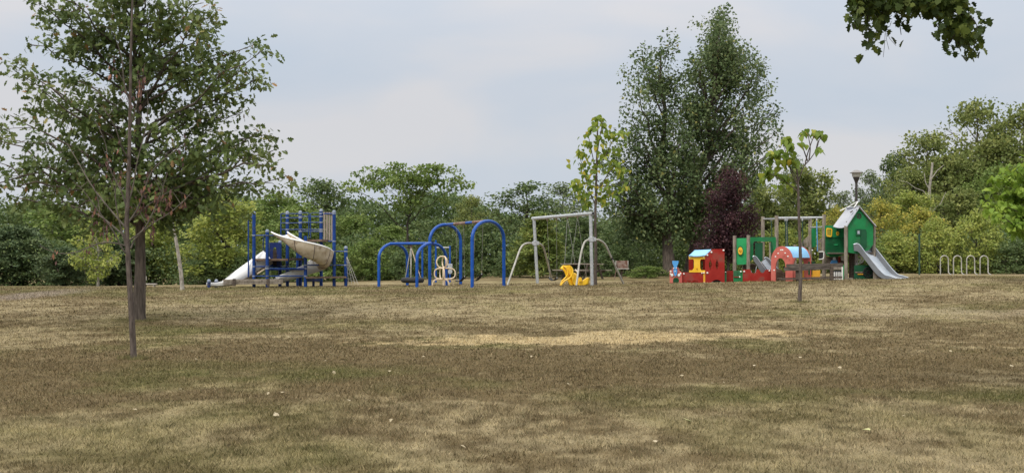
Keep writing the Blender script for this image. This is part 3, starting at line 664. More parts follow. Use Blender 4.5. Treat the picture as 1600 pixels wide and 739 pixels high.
# ---- thin near-bare sapling in front of the oak, hung with withered leaves
def sapling():
    b = hit(209, 560); Y = b.y; t = thing('sapling', 'thin nearly bare sapling in front of the oak, hung with withered brownish leaves', 'tree', b)
    tr = [(209, 562), (206, 500), (203, 450), (200, 400), (198, 350), (200, 300), (202, 240), (203, 180), (204, 120), (205, 60), (207, 0), (209, -60)]
    pts = spline([P(u, v, Y) for u, v in tr], 4); n = len(pts)
    MB().tube(pts, [(.062 if i == 0 else .052 - .042 * (i / n)) for i in range(n)], 10).build('trunk', M['bark_sapling'], t, smooth_=True)
    brs = [[(199, 388), (190, 382), (162, 379), (135, 388), (114, 395), (87, 395), (62, 384)], [(200, 397), (192, 390), (176, 360), (150, 325), (130, 298), (115, 285)], [(204, 388), (212, 372), (224, 361), (245, 345), (265, 333), (287, 314), (300, 300)],
           [(203, 375), (225, 358), (240, 330), (252, 300), (262, 270)], [(200, 320), (208, 290), (215, 250), (228, 200), (232, 160)], [(199, 330), (190, 300), (170, 260), (165, 225), (150, 190)], [(202, 250), (190, 230), (180, 200), (160, 165)],
           [(203, 200), (212, 170), (222, 130), (226, 100)], [(199, 350), (218, 320), (236, 270), (268, 240), (285, 225)], [(203, 160), (194, 130), (190, 90), (180, 60)], [(196, 382), (185, 340), (180, 300), (186, 270)], [(200, 360), (150, 300), (120, 250), (105, 225)],
           [(200, 345), (215, 335), (235, 318), (270, 296)], [(198, 372), (160, 340), (140, 330), (112, 322)]]
    rs = random.Random(4); ends = []
    for br in brs:
        yy = rs.uniform(-.5, .5); q = [P(u, v, Y + yy * (i / (len(br) - 1))) for i, (u, v) in enumerate(br)]; q = spline(q, 4); m_ = len(q)
        MB().tube(q, [.015 - .0115 * i / m_ for i in range(m_)], 6).build('branch', M['twig'], t, smooth_=True); ends += q[m_ // 3:]
        for e_ in range(3):
            a = q[rs.randrange(m_ // 3, m_ - 1)]; c = a + Vector((rs.uniform(-.25, .25), rs.uniform(-.2, .2), rs.uniform(.05, .35)))
            MB().tube([a, (a + c) / 2 + Vector((0, 0, .03)), c], [.006, .004, .002], 4).build('twig', M['twig'], t)
            ends.append(c)
    r2 = np.random.RandomState(9); E = np.array([list(x) for x in ends]); ce = E[r2.choice(len(E), 46)]
    pos = np.repeat(ce, 6, 0) + r2.normal(0, 1, (276, 3)) * [.03, .05, .10] - [0, 0, .08]
    lv = leaves(pos - np.array(b), .085, NARROW * [1, 1.4, 1], r2, None, 2.6, None, .0)
    me = fast_mesh('withered_leaves', *lv); me.materials.append(M['leaf_dead']); o = bpy.data.objects.new('withered_leaves', me); COL.objects.link(o); o.parent = t; tag(o, kind='stuff')
sapling()

# ---- young trees with big single leaves (each leaf its own part)
def leaf_meshes(tmpl, mat, name='leaf', k=8):
    out = []
    for i in range(k):
        m_ = len(tmpl); c = np.array([[.45, 0, -.02]]); V = np.vstack([tmpl, c]); Fc = np.array([[j, (j + 1) % m_, m_] for j in range(m_)])
        me = fast_mesh(name, V, Fc, np.full(len(V), (i + .5) / k)); me.materials.append(mat); out.append(me)
    return out
def put_leaf(me, pos, axis, nrm, s, parent, name='leaf'):
    ax = Vector(axis).normalized(); sd = Vector(nrm).cross(ax).normalized(); nr = ax.cross(sd)
    o = bpy.data.objects.new(name, me); COL.objects.link(o); o.parent = parent
    R = Matrix((ax, sd, nr)).transposed().to_4x4(); o.matrix_basis = Matrix.Translation(Vector(pos) - root_loc(parent)) @ R @ Matrix.Scale(s, 4); return o
LEAFM = leaf_meshes(HEART, M['leaf_catalpa'])
def young(base, Y, label, trunk, stems, tufts, s, r0, seed, weights, mult=1):
    rs = random.Random(seed); t = thing('young_tree', label, 'tree', base)
    q = spline([P(u, v, Y) for u, v in trunk], 4); n = len(q)
    MB().tube([q[0] - Vector((0, 0, .1))] + q[1:], [r0 * (1.25 if i == 0 else 1 - .62 * i / n) for i in range(n)], 9).build('trunk', M['bark_sapling'], t, smooth_=True)
    for st in stems:
        yy = rs.uniform(-.35, .35); q = spline([P(u, v, Y + yy * i / (len(st) - 1)) for i, (u, v) in enumerate(st)], 4); n = len(q)
        MB().tube(q, [r0 * .34 * (1 - .65 * i / n) for i in range(n)], 6).build('branch', M['bark_sapling'], t, smooth_=True)
    if mult < 1.4:                            # the leaves past the first few hundred, joined
        r2 = np.random.RandomState(seed); c = []
        for (u, v, k, sp) in tufts: c += [list(P(u + r2.normal() * sp * 1.5, v + 2 + r2.normal() * sp * 1.2, Y + r2.normal() * .4)) for _ in range(int(k * 1.1))]
        lv = leaves(np.array(c) - np.array(base), s * .9, HEART, r2, None, 1.3, np.minimum(r2.rand(len(c)), .9)); me = fast_mesh('foliage', *lv); me.materials.append(M['leaf_catalpa']); o = bpy.data.objects.new('foliage', me); COL.objects.link(o); o.parent = t; tag(o, kind='stuff')
    for (u, v, k, sp) in tufts:
        dy = rs.uniform(-.4, .4)
        for i in range(int(k * mult)):
            p = P(u + rs.gauss(0, sp), v + rs.gauss(0, sp * .8), Y + dy + rs.gauss(0, .12))
            a = rs.uniform(0, 6.28); ax = Vector((math.cos(a) * .75, math.sin(a) * .75, rs.uniform(-1.6, -.5)))
            put_leaf(LEAFM[rs.choices(range(8), weights)[0]], p, ax, Vector((math.cos(a) * .8 + rs.gauss(0, .3), math.sin(a) * .8 + rs.gauss(0, .3), .8)), s * rs.uniform(.7, 1.25), t)
    return t
bY = hit(930, 446); YB = 50.0
young(G(930, YB), YB, 'young tree with drooping big yellow-green leaves beside the right post of the steel swing',
      [(930, 446), (931, 400), (930, 350), (931, 310), (932, 270), (933, 230), (934, 190)],
      [[(930, 320), (918, 290), (912, 265), (905, 245)], [(931, 300), (945, 280), (958, 262), (966, 250)], [(931, 310), (915, 300), (900, 285)], [(932, 270), (925, 240), (920, 215)], [(932, 265), (948, 240), (960, 215), (968, 208)], [(932, 290), (955, 290), (972, 285)], [(933, 240), (938, 210), (942, 190)]],
      [(934, 186, 10, 4), (944, 196, 8, 4), (925, 200, 8, 4), (938, 215, 12, 6), (918, 225, 12, 6), (905, 240, 12, 5), (955, 210, 10, 5), (970, 208, 9, 5), (945, 235, 12, 7), (965, 235, 8, 6), (912, 260, 10, 5), (960, 258, 12, 6), (972, 268, 10, 5),
       (900, 285, 12, 5), (897, 295, 5, 4), (920, 285, 9, 6), (945, 285, 10, 7), (912, 305, 12, 6), (935, 305, 9, 7), (955, 300, 9, 6), (918, 318, 8, 4), (942, 312, 7, 5), (930, 255, 10, 7), (975, 290, 7, 4), (925, 270, 8, 8)],
      .20, .07, 5, [3, 4, 4, 4, 3, 2, .6, .5], 1.25)
b2 = hit(1249, 472)
young(b2, b2.y, 'sparse young tree with few drooping leaves and bare upright stems before the bench',
      [(1249, 472), (1251, 430), (1250, 380), (1248, 330), (1247, 290), (1245, 265)],
      [[(1247, 290), (1235, 265), (1228, 240), (1224, 225)], [(1247, 285), (1255, 262), (1265, 250), (1275, 235), (1280, 220)], [(1262, 252), (1256, 235), (1252, 220), (1250, 210)], [(1264, 250), (1266, 232), (1264, 218), (1262, 208)], [(1275, 236), (1278, 222), (1285, 214)],
       [(1246, 280), (1232, 258), (1215, 240)], [(1248, 300), (1228, 285), (1210, 275), (1198, 268)], [(1247, 275), (1240, 250), (1232, 228)], [(1258, 258), (1262, 240), (1272, 212), (1276, 206)]],
      [(1258, 206, 7, 3), (1276, 208, 8, 4), (1284, 210, 4, 3), (1252, 222, 3, 3), (1280, 232, 3, 3), (1226, 218, 9, 4), (1238, 228, 9, 4), (1215, 238, 9, 5), (1205, 242, 8, 4), (1222, 255, 8, 5), (1228, 240, 7, 6), (1196, 272, 8, 4), (1203, 268, 7, 5), (1225, 275, 6, 4), (1240, 250, 5, 5),
       (1190, 282, 3, 2), (1232, 290, 3, 4), (1210, 290, 3, 3)],
      .23, .058, 6, [4, 4, 3, 3, 2, 1, 1, .6], 1.5)

# ---- bright big-leaved tree at the right edge
def bright():
    rs = np.random.RandomState(81); Y = 45; b = G(1655, Y)
    pts = [(1595, 262), (1578, 268), (1560, 280), (1548, 300), (1542, 318), (1555, 335), (1575, 345), (1590, 360), (1600, 300), (1580, 300), (1570, 322), (1600, 335), (1620, 260), (1640, 250), (1660, 255), (1690, 270), (1710, 300), (1715, 330),
           (1650, 290), (1680, 310), (1640, 330), (1670, 350), (1620, 310), (1625, 355), (1610, 280), (1590, 285), (1700, 350)]
    wood, lv = grow(rs, 4.0, .11, pix_tips(b, Y, pts, rs, 1.3), per=5, crad=.33, nleaf=24, size=.21, tmpl=HEART, cb=.3, rise=.5, t0=.4, flatc=.7, droop=.7)
    place_tree(TB, 'bright green big-leaved tree reaching in at the right edge of the photo', b, wood, lv, M['bark_dark'], M['leaf_bright'])
bright()

# ---- pale leaning trunk tree and dead trunk at right
def pale_trunk():
    b = hit(284, 453); Y = b.y; t = thing('slender_tree', 'slender tree with a pale leaning trunk between the oak and the white tube slide', 'tree', b)
    q = spline([P(u, v, Y) for u, v in [(285, 455), (283, 430), (279, 400), (274, 370), (269, 345), (265, 315), (262, 280), (258, 240)]], 4); n = len(q)
    MB().tube(q, [(.115 if i == 0 else .085 - .06 * i / n) for i in range(n)], 9).build('trunk', M['bark_pale'], t, smooth_=True)
    for br in ([(269, 345), (277, 330), (282, 312)], [(266, 320), (255, 300), (245, 285)], [(263, 290), (275, 265), (282, 250)]):
        MB().tube([P(u, v, Y) for u, v in br], [.025, .017, .008], 6).build('branch', M['bark_pale'], t)
    rs = np.random.RandomState(2); c = np.array([[*P(u, v, Y + rs.uniform(-.4, .4))] for u, v in ((282, 312), (245, 285), (282, 250), (258, 240), (270, 265), (255, 260), (262, 230), (275, 285))])
    pos = np.repeat(c, 45, 0) + rs.normal(0, .22, (len(c) * 45, 3)) - np.array(b)
    lv = leaves(pos, .11, DIAMOND, rs, None, .4); me = fast_mesh('crown', *lv); me.materials.append(M['leaf_oak']); o = bpy.data.objects.new('crown', me); COL.objects.link(o); o.parent = t
    Y = 75; b = G(1452, Y); t = thing('dead_tree', 'bare pale dead trunk with snapped top above the bicycle hoops', 'tree', b)
    q = spline([P(u, v, Y) for u, v in [(1450, 432), (1449, 400), (1451, 360), (1453, 330), (1452, 300), (1455, 275), (1457, 254)]], 3); n = len(q)
    MB().tube(q, [.13 - .07 * i / n for i in range(n)], 8).build('trunk', M['bark_pale'], t, smooth_=True)
    for br in ([(1453, 335), (1462, 325), (1470, 318), (1478, 300)], [(1452, 310), (1442, 298), (1430, 294), (1418, 285), (1405, 282)], [(1455, 280), (1465, 266), (1475, 258)], [(1450, 352), (1462, 345), (1475, 340)], [(1454, 300), (1446, 285), (1444, 270)]):
        MB().tube([P(u, v, Y - .3) for u, v in br], [.035 - .028 * i / len(br) for i in range(len(br))], 6).build('branch', M['bark_pale'], t, smooth_=True)
pale_trunk()

# ---- maple hanging in from above, tree itself out of frame to the right
def maple():
    rs = random.Random(21); Y = 13.0; X0 = 8.5; base = Vector((X0, Y + .5, g1(X0, Y + .5)))
    t = thing('maple_tree', 'dark green maple foliage hanging into the top right corner of the photo', 'tree', base)
    MB().tube(spline([base - Vector((0, 0, .1)), base + Vector((-.1, 0, 1.5)), base + Vector((.05, 0, 3.6)), base + Vector((0, 0, 6.5))], 4), [.24, .21, .2, .195, .19, .185, .18, .17, .16, .15, .13, .1, .06], 12).build('trunk', M['bark'], t, smooth_=True)
    limb = spline([base + Vector((0, 0, 3.4)), Vector((7.2, Y + .3, 4.6)), P(1600, -45, Y), P(1500, -38, Y), P(1420, -30, Y), P(1360, -18, Y), P(1340, 0, Y)], 5); n = len(limb)
    MB().tube(limb, [.10 - .088 * i / n for i in range(n)], 8).build('limb', M['bark'], t, smooth_=True)
    LM = leaf_meshes(MAPLE, M['leaf_maple'])
    tw = [[(1350, -8), (1338, 20), (1336, 45)], [(1362, -15), (1355, 20), (1358, 55), (1353, 80)], [(1380, -20), (1378, 15), (1382, 40)], [(1395, -25), (1398, 10), (1405, 35), (1408, 55)], [(1420, -30), (1425, -5), (1430, 15)], [(1450, -32), (1452, -5), (1455, 20)], [(1475, -35), (1478, 0), (1480, 28), (1470, 42)],
          [(1490, -36), (1500, 0), (1508, 25), (1502, 60)], [(1480, 15), (1500, 22), (1520, 30), (1528, 45)], [(1500, 30), (1495, 50), (1480, 70)], [(1515, 32), (1525, 55), (1520, 80)], [(1440, -30), (1465, 8), (1462, 40)], [(1368, -15), (1372, 30), (1366, 62)], [(1500, 40), (1510, 62), (1518, 78)], [(1505, -38), (1485, 40), (1500, 72)]]
    cnt = 0
    for br in tw:
        dy = rs.uniform(-.5, .5); q = spline([P(u, v, Y + dy * i / (len(br) - 1)) for i, (u, v) in enumerate(br)], 5); n = len(q)
        MB().tube(q, [.010 - .007 * i / n for i in range(n)], 5).build('twig', M['bark_dark'], t)
        for i in range(19):
            p = q[rs.randrange(int(n * .25), n)] + Vector((rs.gauss(0, .055), rs.gauss(0, .12), rs.gauss(0, .045)))
            a = rs.uniform(0, 6.28); ax = Vector((math.cos(a) * .6, math.sin(a) * .6, rs.uniform(-1.5, -.4)))
            put_leaf(LM[rs.randrange(8)], p, ax, Vector((math.cos(a) + rs.gauss(0, .5), math.sin(a) + rs.gauss(0, .5), .5)), rs.uniform(.065, .11), t); cnt += 1
    for u0, v0, dx, dz in ((1383, 52, -3, 38), (1386, 50, 14, 22), (1384, 50, 5, 28)):
        MB().tube([P(u0, v0, Y), P(u0 + dx * .3, v0 + dz * .5, Y), P(u0 + dx, v0 + dz, Y)], .0022, 4).build('bare_twig', M['twig'], t)
    # foliage above the frame and along the limb
    r2 = np.random.RandomState(3); L_ = np.array([list(x) for x in limb]); k = 2600; i = r2.randint(4, len(L_), k)
    pos = L_[i] + r2.normal(0, 1, (k, 3)) * [.4, .5, .22] + [0, 0, .42]
    vv = HOR - (pos[:, 2] - EYE) / pos[:, 1] * F; uu = 800 + pos[:, 0] / pos[:, 1] * F; ok = (vv < -14) | (uu > 1630); pos = pos[ok]
    # front fringe above the picture edge where the leaves are dense
    a = r2.rand(500); pp = np.array([[*P(1330 + 175 * q, r2.uniform(-14, 14), Y + r2.uniform(-.5, .5))] for q in a]); pp2 = np.array([[*P(1430 + 60 * q, r2.uniform(-6, 24), Y + r2.uniform(-.4, .4))] for q in r2.rand(110)])
    pq = np.array([[*P(tw[j][k_][0] + r2.normal() * 7, tw[j][k_][1] + r2.normal() * 7, Y + r2.uniform(-.5, .5))] for j, k_ in [(r2.randint(15), r2.randint(0, 2)) for _ in range(420)]])
    pos = np.vstack([pos, pp, pp2, pq])
    lv = leaves(pos - np.array(base), .088, MAPLE, r2, None, .9); me = fast_mesh('crown', *lv); me.materials.append(M['leaf_maple']); o = bpy.data.objects.new('crown', me); COL.objects.link(o); o.parent = t; tag(o, kind='stuff')
maple()

# ================================================================== the playground
Z1 = lambda ox, oy, f: (lambda x, y: (ox + x / f, oy + y / f))
def post(name, u, Y, vtop, r, mt, parent, vbot=None, cap=None, n=12):
    x = PX(u, Y); z0 = (g1(x, Y) - .06) if vbot is None else PZ(vbot, Y); z1 = PZ(vtop, Y)
    o = MB().tube([(x, Y, z0), (x, Y, z1)], r, n).build(name, mt, parent, smooth_=True)
    if cap: MB().lathe((x, Y, z1), [(r * 1.12, -.05), (r * 1.12, 0), (r * .9, .035), (r * .45, .06), (.003, .066)], n).build('cap', cap, o, smooth_=True)
    return o
def bar(name, a, b, r, mt, parent, n=8): return MB().tube([a, b], r, n).build(name, mt, parent, smooth_=True)

# ---- blue climbing frame with two slides
def climber():
    q = Z1(310, 310, 4.928)
    t = thing('climbing_frame', 'blue climbing frame with a white tube slide on the left and a spiral slide', 'climbing frame', G(460, 52.5))
    B, C = M['blue'], M['greycap']
    ps = {}
    for k, (x, yt, Y, yb) in dict(a=(428, 112, 52.0, 604), b=(530, 250, 51.6, None), c=(628, 335, 53.2, None), d=(685, 108, 53.4, None), e=(785, 106, 53.4, None), f=(945, 92, 53.2, None),
                                  g=(1045, 102, 52.4, None), h=(1135, 378, 52.4, None), i=(825, 290, 52.0, None), j=(765, 400, 54.2, None)).items():
        u, v = q(x, yt); ps[k] = (u, Y)
        post('post', u, Y, v, .072, B, t, None, C if k != 'i' else None)
    def pt(k, y): u, Y = ps[k]; return P(u, 310 + y / 4.928, Y)
    def rail(k1, k2, y, r=.026, nm='rail', mt=B, x1=0, x2=0):
        a, b = pt(k1, y), pt(k2, y); d_ = (b - a); bar(nm, a - d_ * x1, b + d_ * x2, r, mt, t)
        for p in (a, b): MB().lathe(p, [(.082, -.03), (.086, 0), (.082, .03)], 12).build('collar', C, t)
    # left hoop pole and fireman loop
    a = pt('a', 145); u, v = q(385, 175); p = P(u, v, 52.0)
    MB().tube(bez(a, P(u, 310 + 138 / 4.928, 52.0), p, 6) + [P(u, 433, 52.0)], .030, 8).build('pole', B, t, smooth_=True)
    rail('a', 'b', 285); rail('b', 'd', 285)
    rail('a', 'b', 525); rail('b', 'd', 525); rail('a', 'b', 598); rail('b', 'i', 598); rail('b', 'i', 540)
    # thin black hoop beside post b
    MB().tube(spline([pt('b', 285), pt('b', 290) + Vector((-.12, 0, 0)), pt('b', 350) + Vector((-.17, 0, 0)), pt('b', 400) + Vector((-.14, 0, 0)), pt('b', 420)], 4), .018, 7).build('hoop', M['navy'], t, smooth_=True)
    # ladder between d and e and between e and f
    for y in (118, 150, 190, 240): rail('d', 'e', y, .02, 'rung', x1=.5)
    up = P(310 / 1 + (635 - 0) / 4.928, 310 + 118 / 4.928, 53.4); bar('upright', up, up - Vector((0, 0, .95)), .024, B, t)
    for y in (140, 185, 240, 255): rail('e', 'f', y, .02, 'rung')
    for x in (850, 864):
        u, v = q(x, 128); bar('upright', P(u, v, 53.3), P(u, v + 36, 53.3), .02, B, t)
    u1, v1 = q(800, 112); MB().tube(spline([pt('e', 112), P(q(840, 112)[0], v1, 53.3), P(q(852, 125)[0], v1 + 2.5, 53.3), P(q(853, 180)[0], v1 + 12, 53.3)], 4), .018, 7).build('hoop', B, t, smooth_=True)
    MB().tube(spline([P(q(862, 180)[0], v1 + 12, 53.3), P(q(862, 130)[0], v1 + 3, 53.3), P(q(880, 112)[0], v1, 53.3), pt('f', 112)], 4), .018, 7).build('hoop', B, t, smooth_=True)
    # slatted barrier f..g
    for i in range(4):
        x = 970 + i * 19.5; u, _ = q(x, 0); Y = 53.0 - i * .12
        MB().box((PX(u, Y), Y, (PZ(331.5, Y) + PZ(377.5, Y)) / 2), (.076, .03, 46 / F * Y)).build('slat', M['slat_wood'], t, bevel=.004)
    rail('f', 'g', 118); rail('f', 'g', 330)
    # right rails down to h, plank, net
    rail('g', 'h', 408); rail('g', 'h', 514); rail('g', 'i', 408, x2=0); rail('g', 'i', 514)
    a, b = pt('i', 608), pt('h', 606); MB().beam(a, b, .45, .07).build('step_plank', M['wood_brown'], t); 
    a, b = pt('f', 628), pt('i', 628); MB().beam(a, b, .05, .12).build('beam', M['navy'], t)
    post('foot', q(886, 0)[0], 53.0, 433, .055, M['navy'], t)
    # rope net leaning right of h
    n0 = [P(541, v, 52.4) for v in (404, 414, 424, 434)]; n1 = [P(u, 444.5, 51.8) for u in (545, 550, 555, 560)]
    top = P(541, 398, 52.4)
    net = MB()
    for u in (545, 550, 555, 560): net.tube([top, P(u, 444.5, 51.8)], .007, 4)
    for k in range(4): net.tube([P(541 + k * .4, 408 + k * 9, 52.3), P(545 + k * 4.6, 414 + k * 9.3, 52.0)], .006, 4)
    for k in range(3): net.tube([P(541, 415 + k * 10, 52.3), P(547 + k * 4, 405 + k * 14, 52.1)], .006, 4)
    net.build('climbing_net', M['chain'], t, kind='stuff')
    # decks
    def deck(pts, th, nm, mt):
        MB().prism(pts, (0, 0, th)).build(nm, mt, t, bevel=.005)
    def lvl(v, Yr, us, Ys): z = PZ(v, Yr); return [Vector((PX(u, Y), Y, z)) for u, Y in zip(us, Ys)]
    deck(lvl(405.8, 51.8, (399, 450, 450, 402), (51.7, 51.7, 53.2, 53.2)), .09, 'deck', M['wood_brown'])
    deck(lvl(420.5, 52, (419, 476, 476, 419), (51.9, 51.9, 53.2, 53.2)), .08, 'deck', M['navy'])
    deck(lvl(405, 52.6, (452, 475, 475, 452), (52.2, 52.2, 53.6, 53.6)), .10, 'deck', M['wood_dark'])
    deck(lvl(376, 52.6, (470, 503, 521, 475), (52.3, 52.2, 53.2, 53.6)), .09, 'deck', M['wood_brown'])
    MB().tube(bez(P(484, 386, 52.5), P(491, 370, 52.5), P(499, 387, 52.5), 8), .022, 8).build('grab_handle', C, t, smooth_=True)
    # dark tunnel panel behind post b/c
    pan = []; oy = 52.6
    u0, u1_, va, vb = 421, 438, 379, 416
    arch = [(426.5, 412), (426.5, 392)] + [(429.5 - 3.0 * math.cos(a_), 392 - 6 * math.sin(a_)) for a_ in [PI * i / 6 for i in range(1, 6)]] + [(432.5, 392), (432.5, 412)]
    outl = [(u0, vb), (u0, va), (u1_, va), (u1_, vb), (432.5, vb)] + arch[::-1] + [(426.5, vb)]
    MB().prism([P(u, v, oy) for u, v in outl], (0, .05, 0)).build('tunnel_panel', M['navy'], t)
    MB().box(P(429.5, 404, oy + .35), (.24, .03, .75)).build('inner_panel', M['wood_dark'], t)
    MB().beam(P(402, 427.5, 51.8), P(416, 418.6, 51.8), .05, .05).build('brace', M['cream'], t)
    # ---- straight tube slide
    path = [(P(419, 401.5, 52.6), .335, 0), (P(408, 409.5, 52.5), .335, 0), (P(397, 417.5, 52.4), .33, 0), (P(385, 425.5, 52.3), .32, 0), (P(374, 432, 52.2), .29, .05), (P(364, 436.6, 52.1), .24, .3), (P(354, 440, 52.0), .19, .62), (P(347, 441.6, 51.95), .165, .85), (P(338, 442, 51.9), .15, 1), (P(322.5, 441.8, 51.8), .14, 1)]
    secs_t, secs_b = [], []
    for i, (c, r, op) in enumerate(path):
        d_ = (path[min(i + 1, len(path) - 1)][0] - path[max(i - 1, 0)][0]).normalized(); sd = d_.cross(Vector((0, 0, 1))).normalized(); up = sd.cross(d_)
        a0 = math.radians(90 - 88 * op if op else 90); full = []
        # lower two fifths: weathered belly; rest: white shell
        belly = [c + (sd * math.cos(a) + up * math.sin(a)) * r for a in [math.radians(-148 + (116) * k / 8) for k in range(9)]]
        hi = math.radians(89.0 - 84 * op)
        l1 = [c + (sd * math.cos(a) + up * math.sin(a)) * r for a in [math.radians(-32) + (hi - math.radians(-32)) * k / 7 for k in range(8)]]
        l2 = [c + (sd * -math.cos(a) + up * math.sin(a)) * r for a in [math.radians(-32) + (hi - math.radians(-32)) * k / 7 for k in range(8)]]
        secs_t.append((l1, l2)); secs_b.append(belly)
    sl_ = MB().shell([s_[0] for s_ in secs_t], .012).shell([s_[1] for s_ in secs_t], .012).build('tube_slide', M['white_plastic'], t, smooth_=True)
    MB().shell(secs_b[:6], .012).build('slide_belly', M['tan_plastic'], sl_, smooth_=True)
    MB().shell(secs_b[5:], .012).build('slide_exit', M['white_plastic'], sl_, smooth_=True)
    for u in (326.5, 338): post('foot', u, 51.5 if u < 330 else 52.3, 438.5, .07, M['navy'], t, None, C)
    # ---- spiral slide
    ctr = P(477.4, 400, 52.0); ctr.z = 0; secs = []; rim_o = []; rim_i = []; nS = 40
    zst, zen = PZ(384, 51.5), PZ(444.5, 52)
    for i in range(nS + 1):
        f = i / nS; fh = min(1, f / .80); th = math.radians(198 + 268 * fh)
        R_ = .78
        if f < .18: R_ += (.18 - f) * 1.5
        er = Vector((math.cos(th), math.sin(th), 0)); z = zst + (zen - zst) * min(1, f) ** .97
        c = ctr + er * R_ + Vector((0, 0, z + .30)); hw = .29
        if f > .80: c += Vector((-math.sin(th), math.cos(th), 0)) * ((f - .80) / .20 * 1.15) + Vector((0, -.25 * (f - .8) / .2, 0))
        dp = math.sin(PI * min(1, f / .75)) ** 2 * .12; wall = (.52 + dp) * (1 - smooth(.75, 1.0, f) * .72)
        prof = [(-hw, .36), (-hw - .01, .15), (-hw + .04, 0), (-hw + .13, -.10 - dp), (-.04, -.15 - dp), (.08, -.15 - dp), (hw - .10, -.08 - dp), (hw, .04), (hw + .05, .2), (hw + .08, wall * .62)]
        if f > .75: kk = (f - .75) / .25; prof = [(a, b * (1 - .7 * kk) if b > 0 else b) for a, b in prof]
        k0 = .35 + .65 * float(smooth(.0, .22, f)); prof = [(a, b * k0 + .42 * (1 - k0)) for a, b in prof]
        sec = [c + er * a + Vector((0, 0, b - .12)) for a, b in prof]; secs.append(sec); rim_i.append(sec[0]); rim_o.append(sec[-1])
    k = nS * 62 // 100
    sp = MB().shell(secs[:k + 1], .02).build('spiral_slide', M['tan_plastic'], t, smooth_=True)
    MB().shell(secs[k:], .02).build('slide_exit', M['white_plastic'], sp, smooth_=True)
    ins = [[p + (Vector((0, 0, .012)) + (ctr + Vector((0, 0, p.z)) - p).normalized() * .012) for p in s_] for s_ in secs[:k + 1]]
    MB().loft(ins).build('slide_bed', M['white_plastic'], sp, smooth_=True)
    MB().tube(rim_o, .035, 7).build('rim', M['white_plastic'], sp, smooth_=True); MB().tube(rim_i, .03, 7).build('rim', M['white_plastic'], sp, smooth_=True)
    for j in (7, 12, 17, 21):
        s_ = secs[j]; c_ = sum(s_, Vector()) / len(s_); MB().tube([p + (p - c_).normalized() * .02 for p in s_], .016, 5).build('seam', M['seam'], sp)
    return t
climber()

# ---- timber border under the climbing frame
def border():
    t = thing('timber_border', 'low weathered timber edging in front of the blue climbing frame', 'edging', G(395, 51.0))
    for i in range(2):
        z0 = 438.8 + i * 3.6
        MB().beam(P(349, z0 + .6, 51.0), P(442, z0 - .4, 51.2), .09, .085).build('plank', M['wood_grey'], t, bevel=.006)
    MB().beam(P(349, 437.3, 51.5), P(437, 436.2, 51.7), .5, .03).build('plank', M['wood_grey'], t)
    for u in (366, 419): MB().box(P(u, 441.2, 50.92), (.11, .09, .30)).build('stake', M['wood_dark'], t)
border()

def arch_pts(a, b, ztop, eh, n=14):
    """inverted U between two feet with elliptical shoulders"""
    a, b = Vector(a), Vector(b); c = (a + b) / 2; hw = (b - a) / 2; pts = [a - Vector((0, 0, .05)), Vector((a.x, a.y, ztop - eh))]
    for i in range(1, n): th = PI * i / n; p = c - hw * math.cos(th); pts.append(Vector((p.x, p.y, ztop - eh + eh * math.sin(th))))
    return pts + [Vector((b.x, b.y, ztop - eh)), b - Vector((0, 0, .05))]
def chain(name, a, b, r, parent, mt=None, links=True):
    a, b = Vector(a), Vector(b); n = max(4, int((b - a).length / .05)); m = MB(); d_ = (b - a) / n
    for i in range(n):
        p = a + d_ * i; m.tube([p, p + d_ * .5, p + d_ * 1.0], [r * .55, r, r * .55], 4, caps=False)
    return m.build(name, mt or M['chain'], parent)

# ---- low tyre-swing frame
def tyre():
    B = M['brightblue']; t = thing('low_arch_swing', 'low blue swing frame of two arches joined by a beam, carrying a black tyre', 'swing', G(645, 51.5))
    zt = PZ(380.8, 51.8)
    A = (G(592, 51.2), G(636.5, 52.9)); C_ = (G(651.5, 49.9), G(697, 51.6))
    for a, b in (A, C_): MB().tube(arch_pts(a, b, zt, .62), .064, 12).build('arch', B, t, smooth_=True)
    c1 = (A[0] + A[1]) / 2; c2 = (C_[0] + C_[1]) / 2; c1.z = c2.z = zt
    e1 = Vector((*(A[0] * .62 + A[1] * .38).xy, zt)); bar('beam', e1 * 1.0, c2, .06, B, t, 12)
    for p in (c1, c2): MB().lathe(p, [(.08, -.06), (.08, .06)], 12).build('joint', M['navy'], t)
    s = thing('tyre_swing', 'black tyre hanging flat on chains under the low blue frame', 'tyre swing', P(644.5, 437, 51.4))
    c = P(644.5, 437.6, 51.4); piv = Vector((c.x - .06, c.y, zt - .10)); tl = []
    prof = [(.36 + .13 * math.cos(a), .115 * math.sin(a)) for a in [2 * PI * i / 12 for i in range(12)]]
    secs = [[c + Vector((r * math.cos(p), r * math.sin(p), z)) for r, z in prof] for p in [2 * PI * i / 28 for i in range(29)]]
    MB().loft(secs, True).build('tyre', M['rubber'], s, smooth_=True)
    bar('swivel', piv + Vector((0, 0, .1)), piv - Vector((0, 0, .08)), .05, M['rust'], s)
    for i, a in enumerate((2.7, .2, 4.6)):
        e_ = c + Vector((.34 * math.cos(a), .34 * math.sin(a), .10)); mid = piv - Vector((0, 0, .06))
        MB().tube([mid, mid * .35 + e_ * .65 + Vector((0, 0, 0)), e_], [.026, .022, .012], 6).build('chain', M['cream'] if i == 1 else M['galv_dull'], s)
    # drape of chains / cone is open between them
tyre()

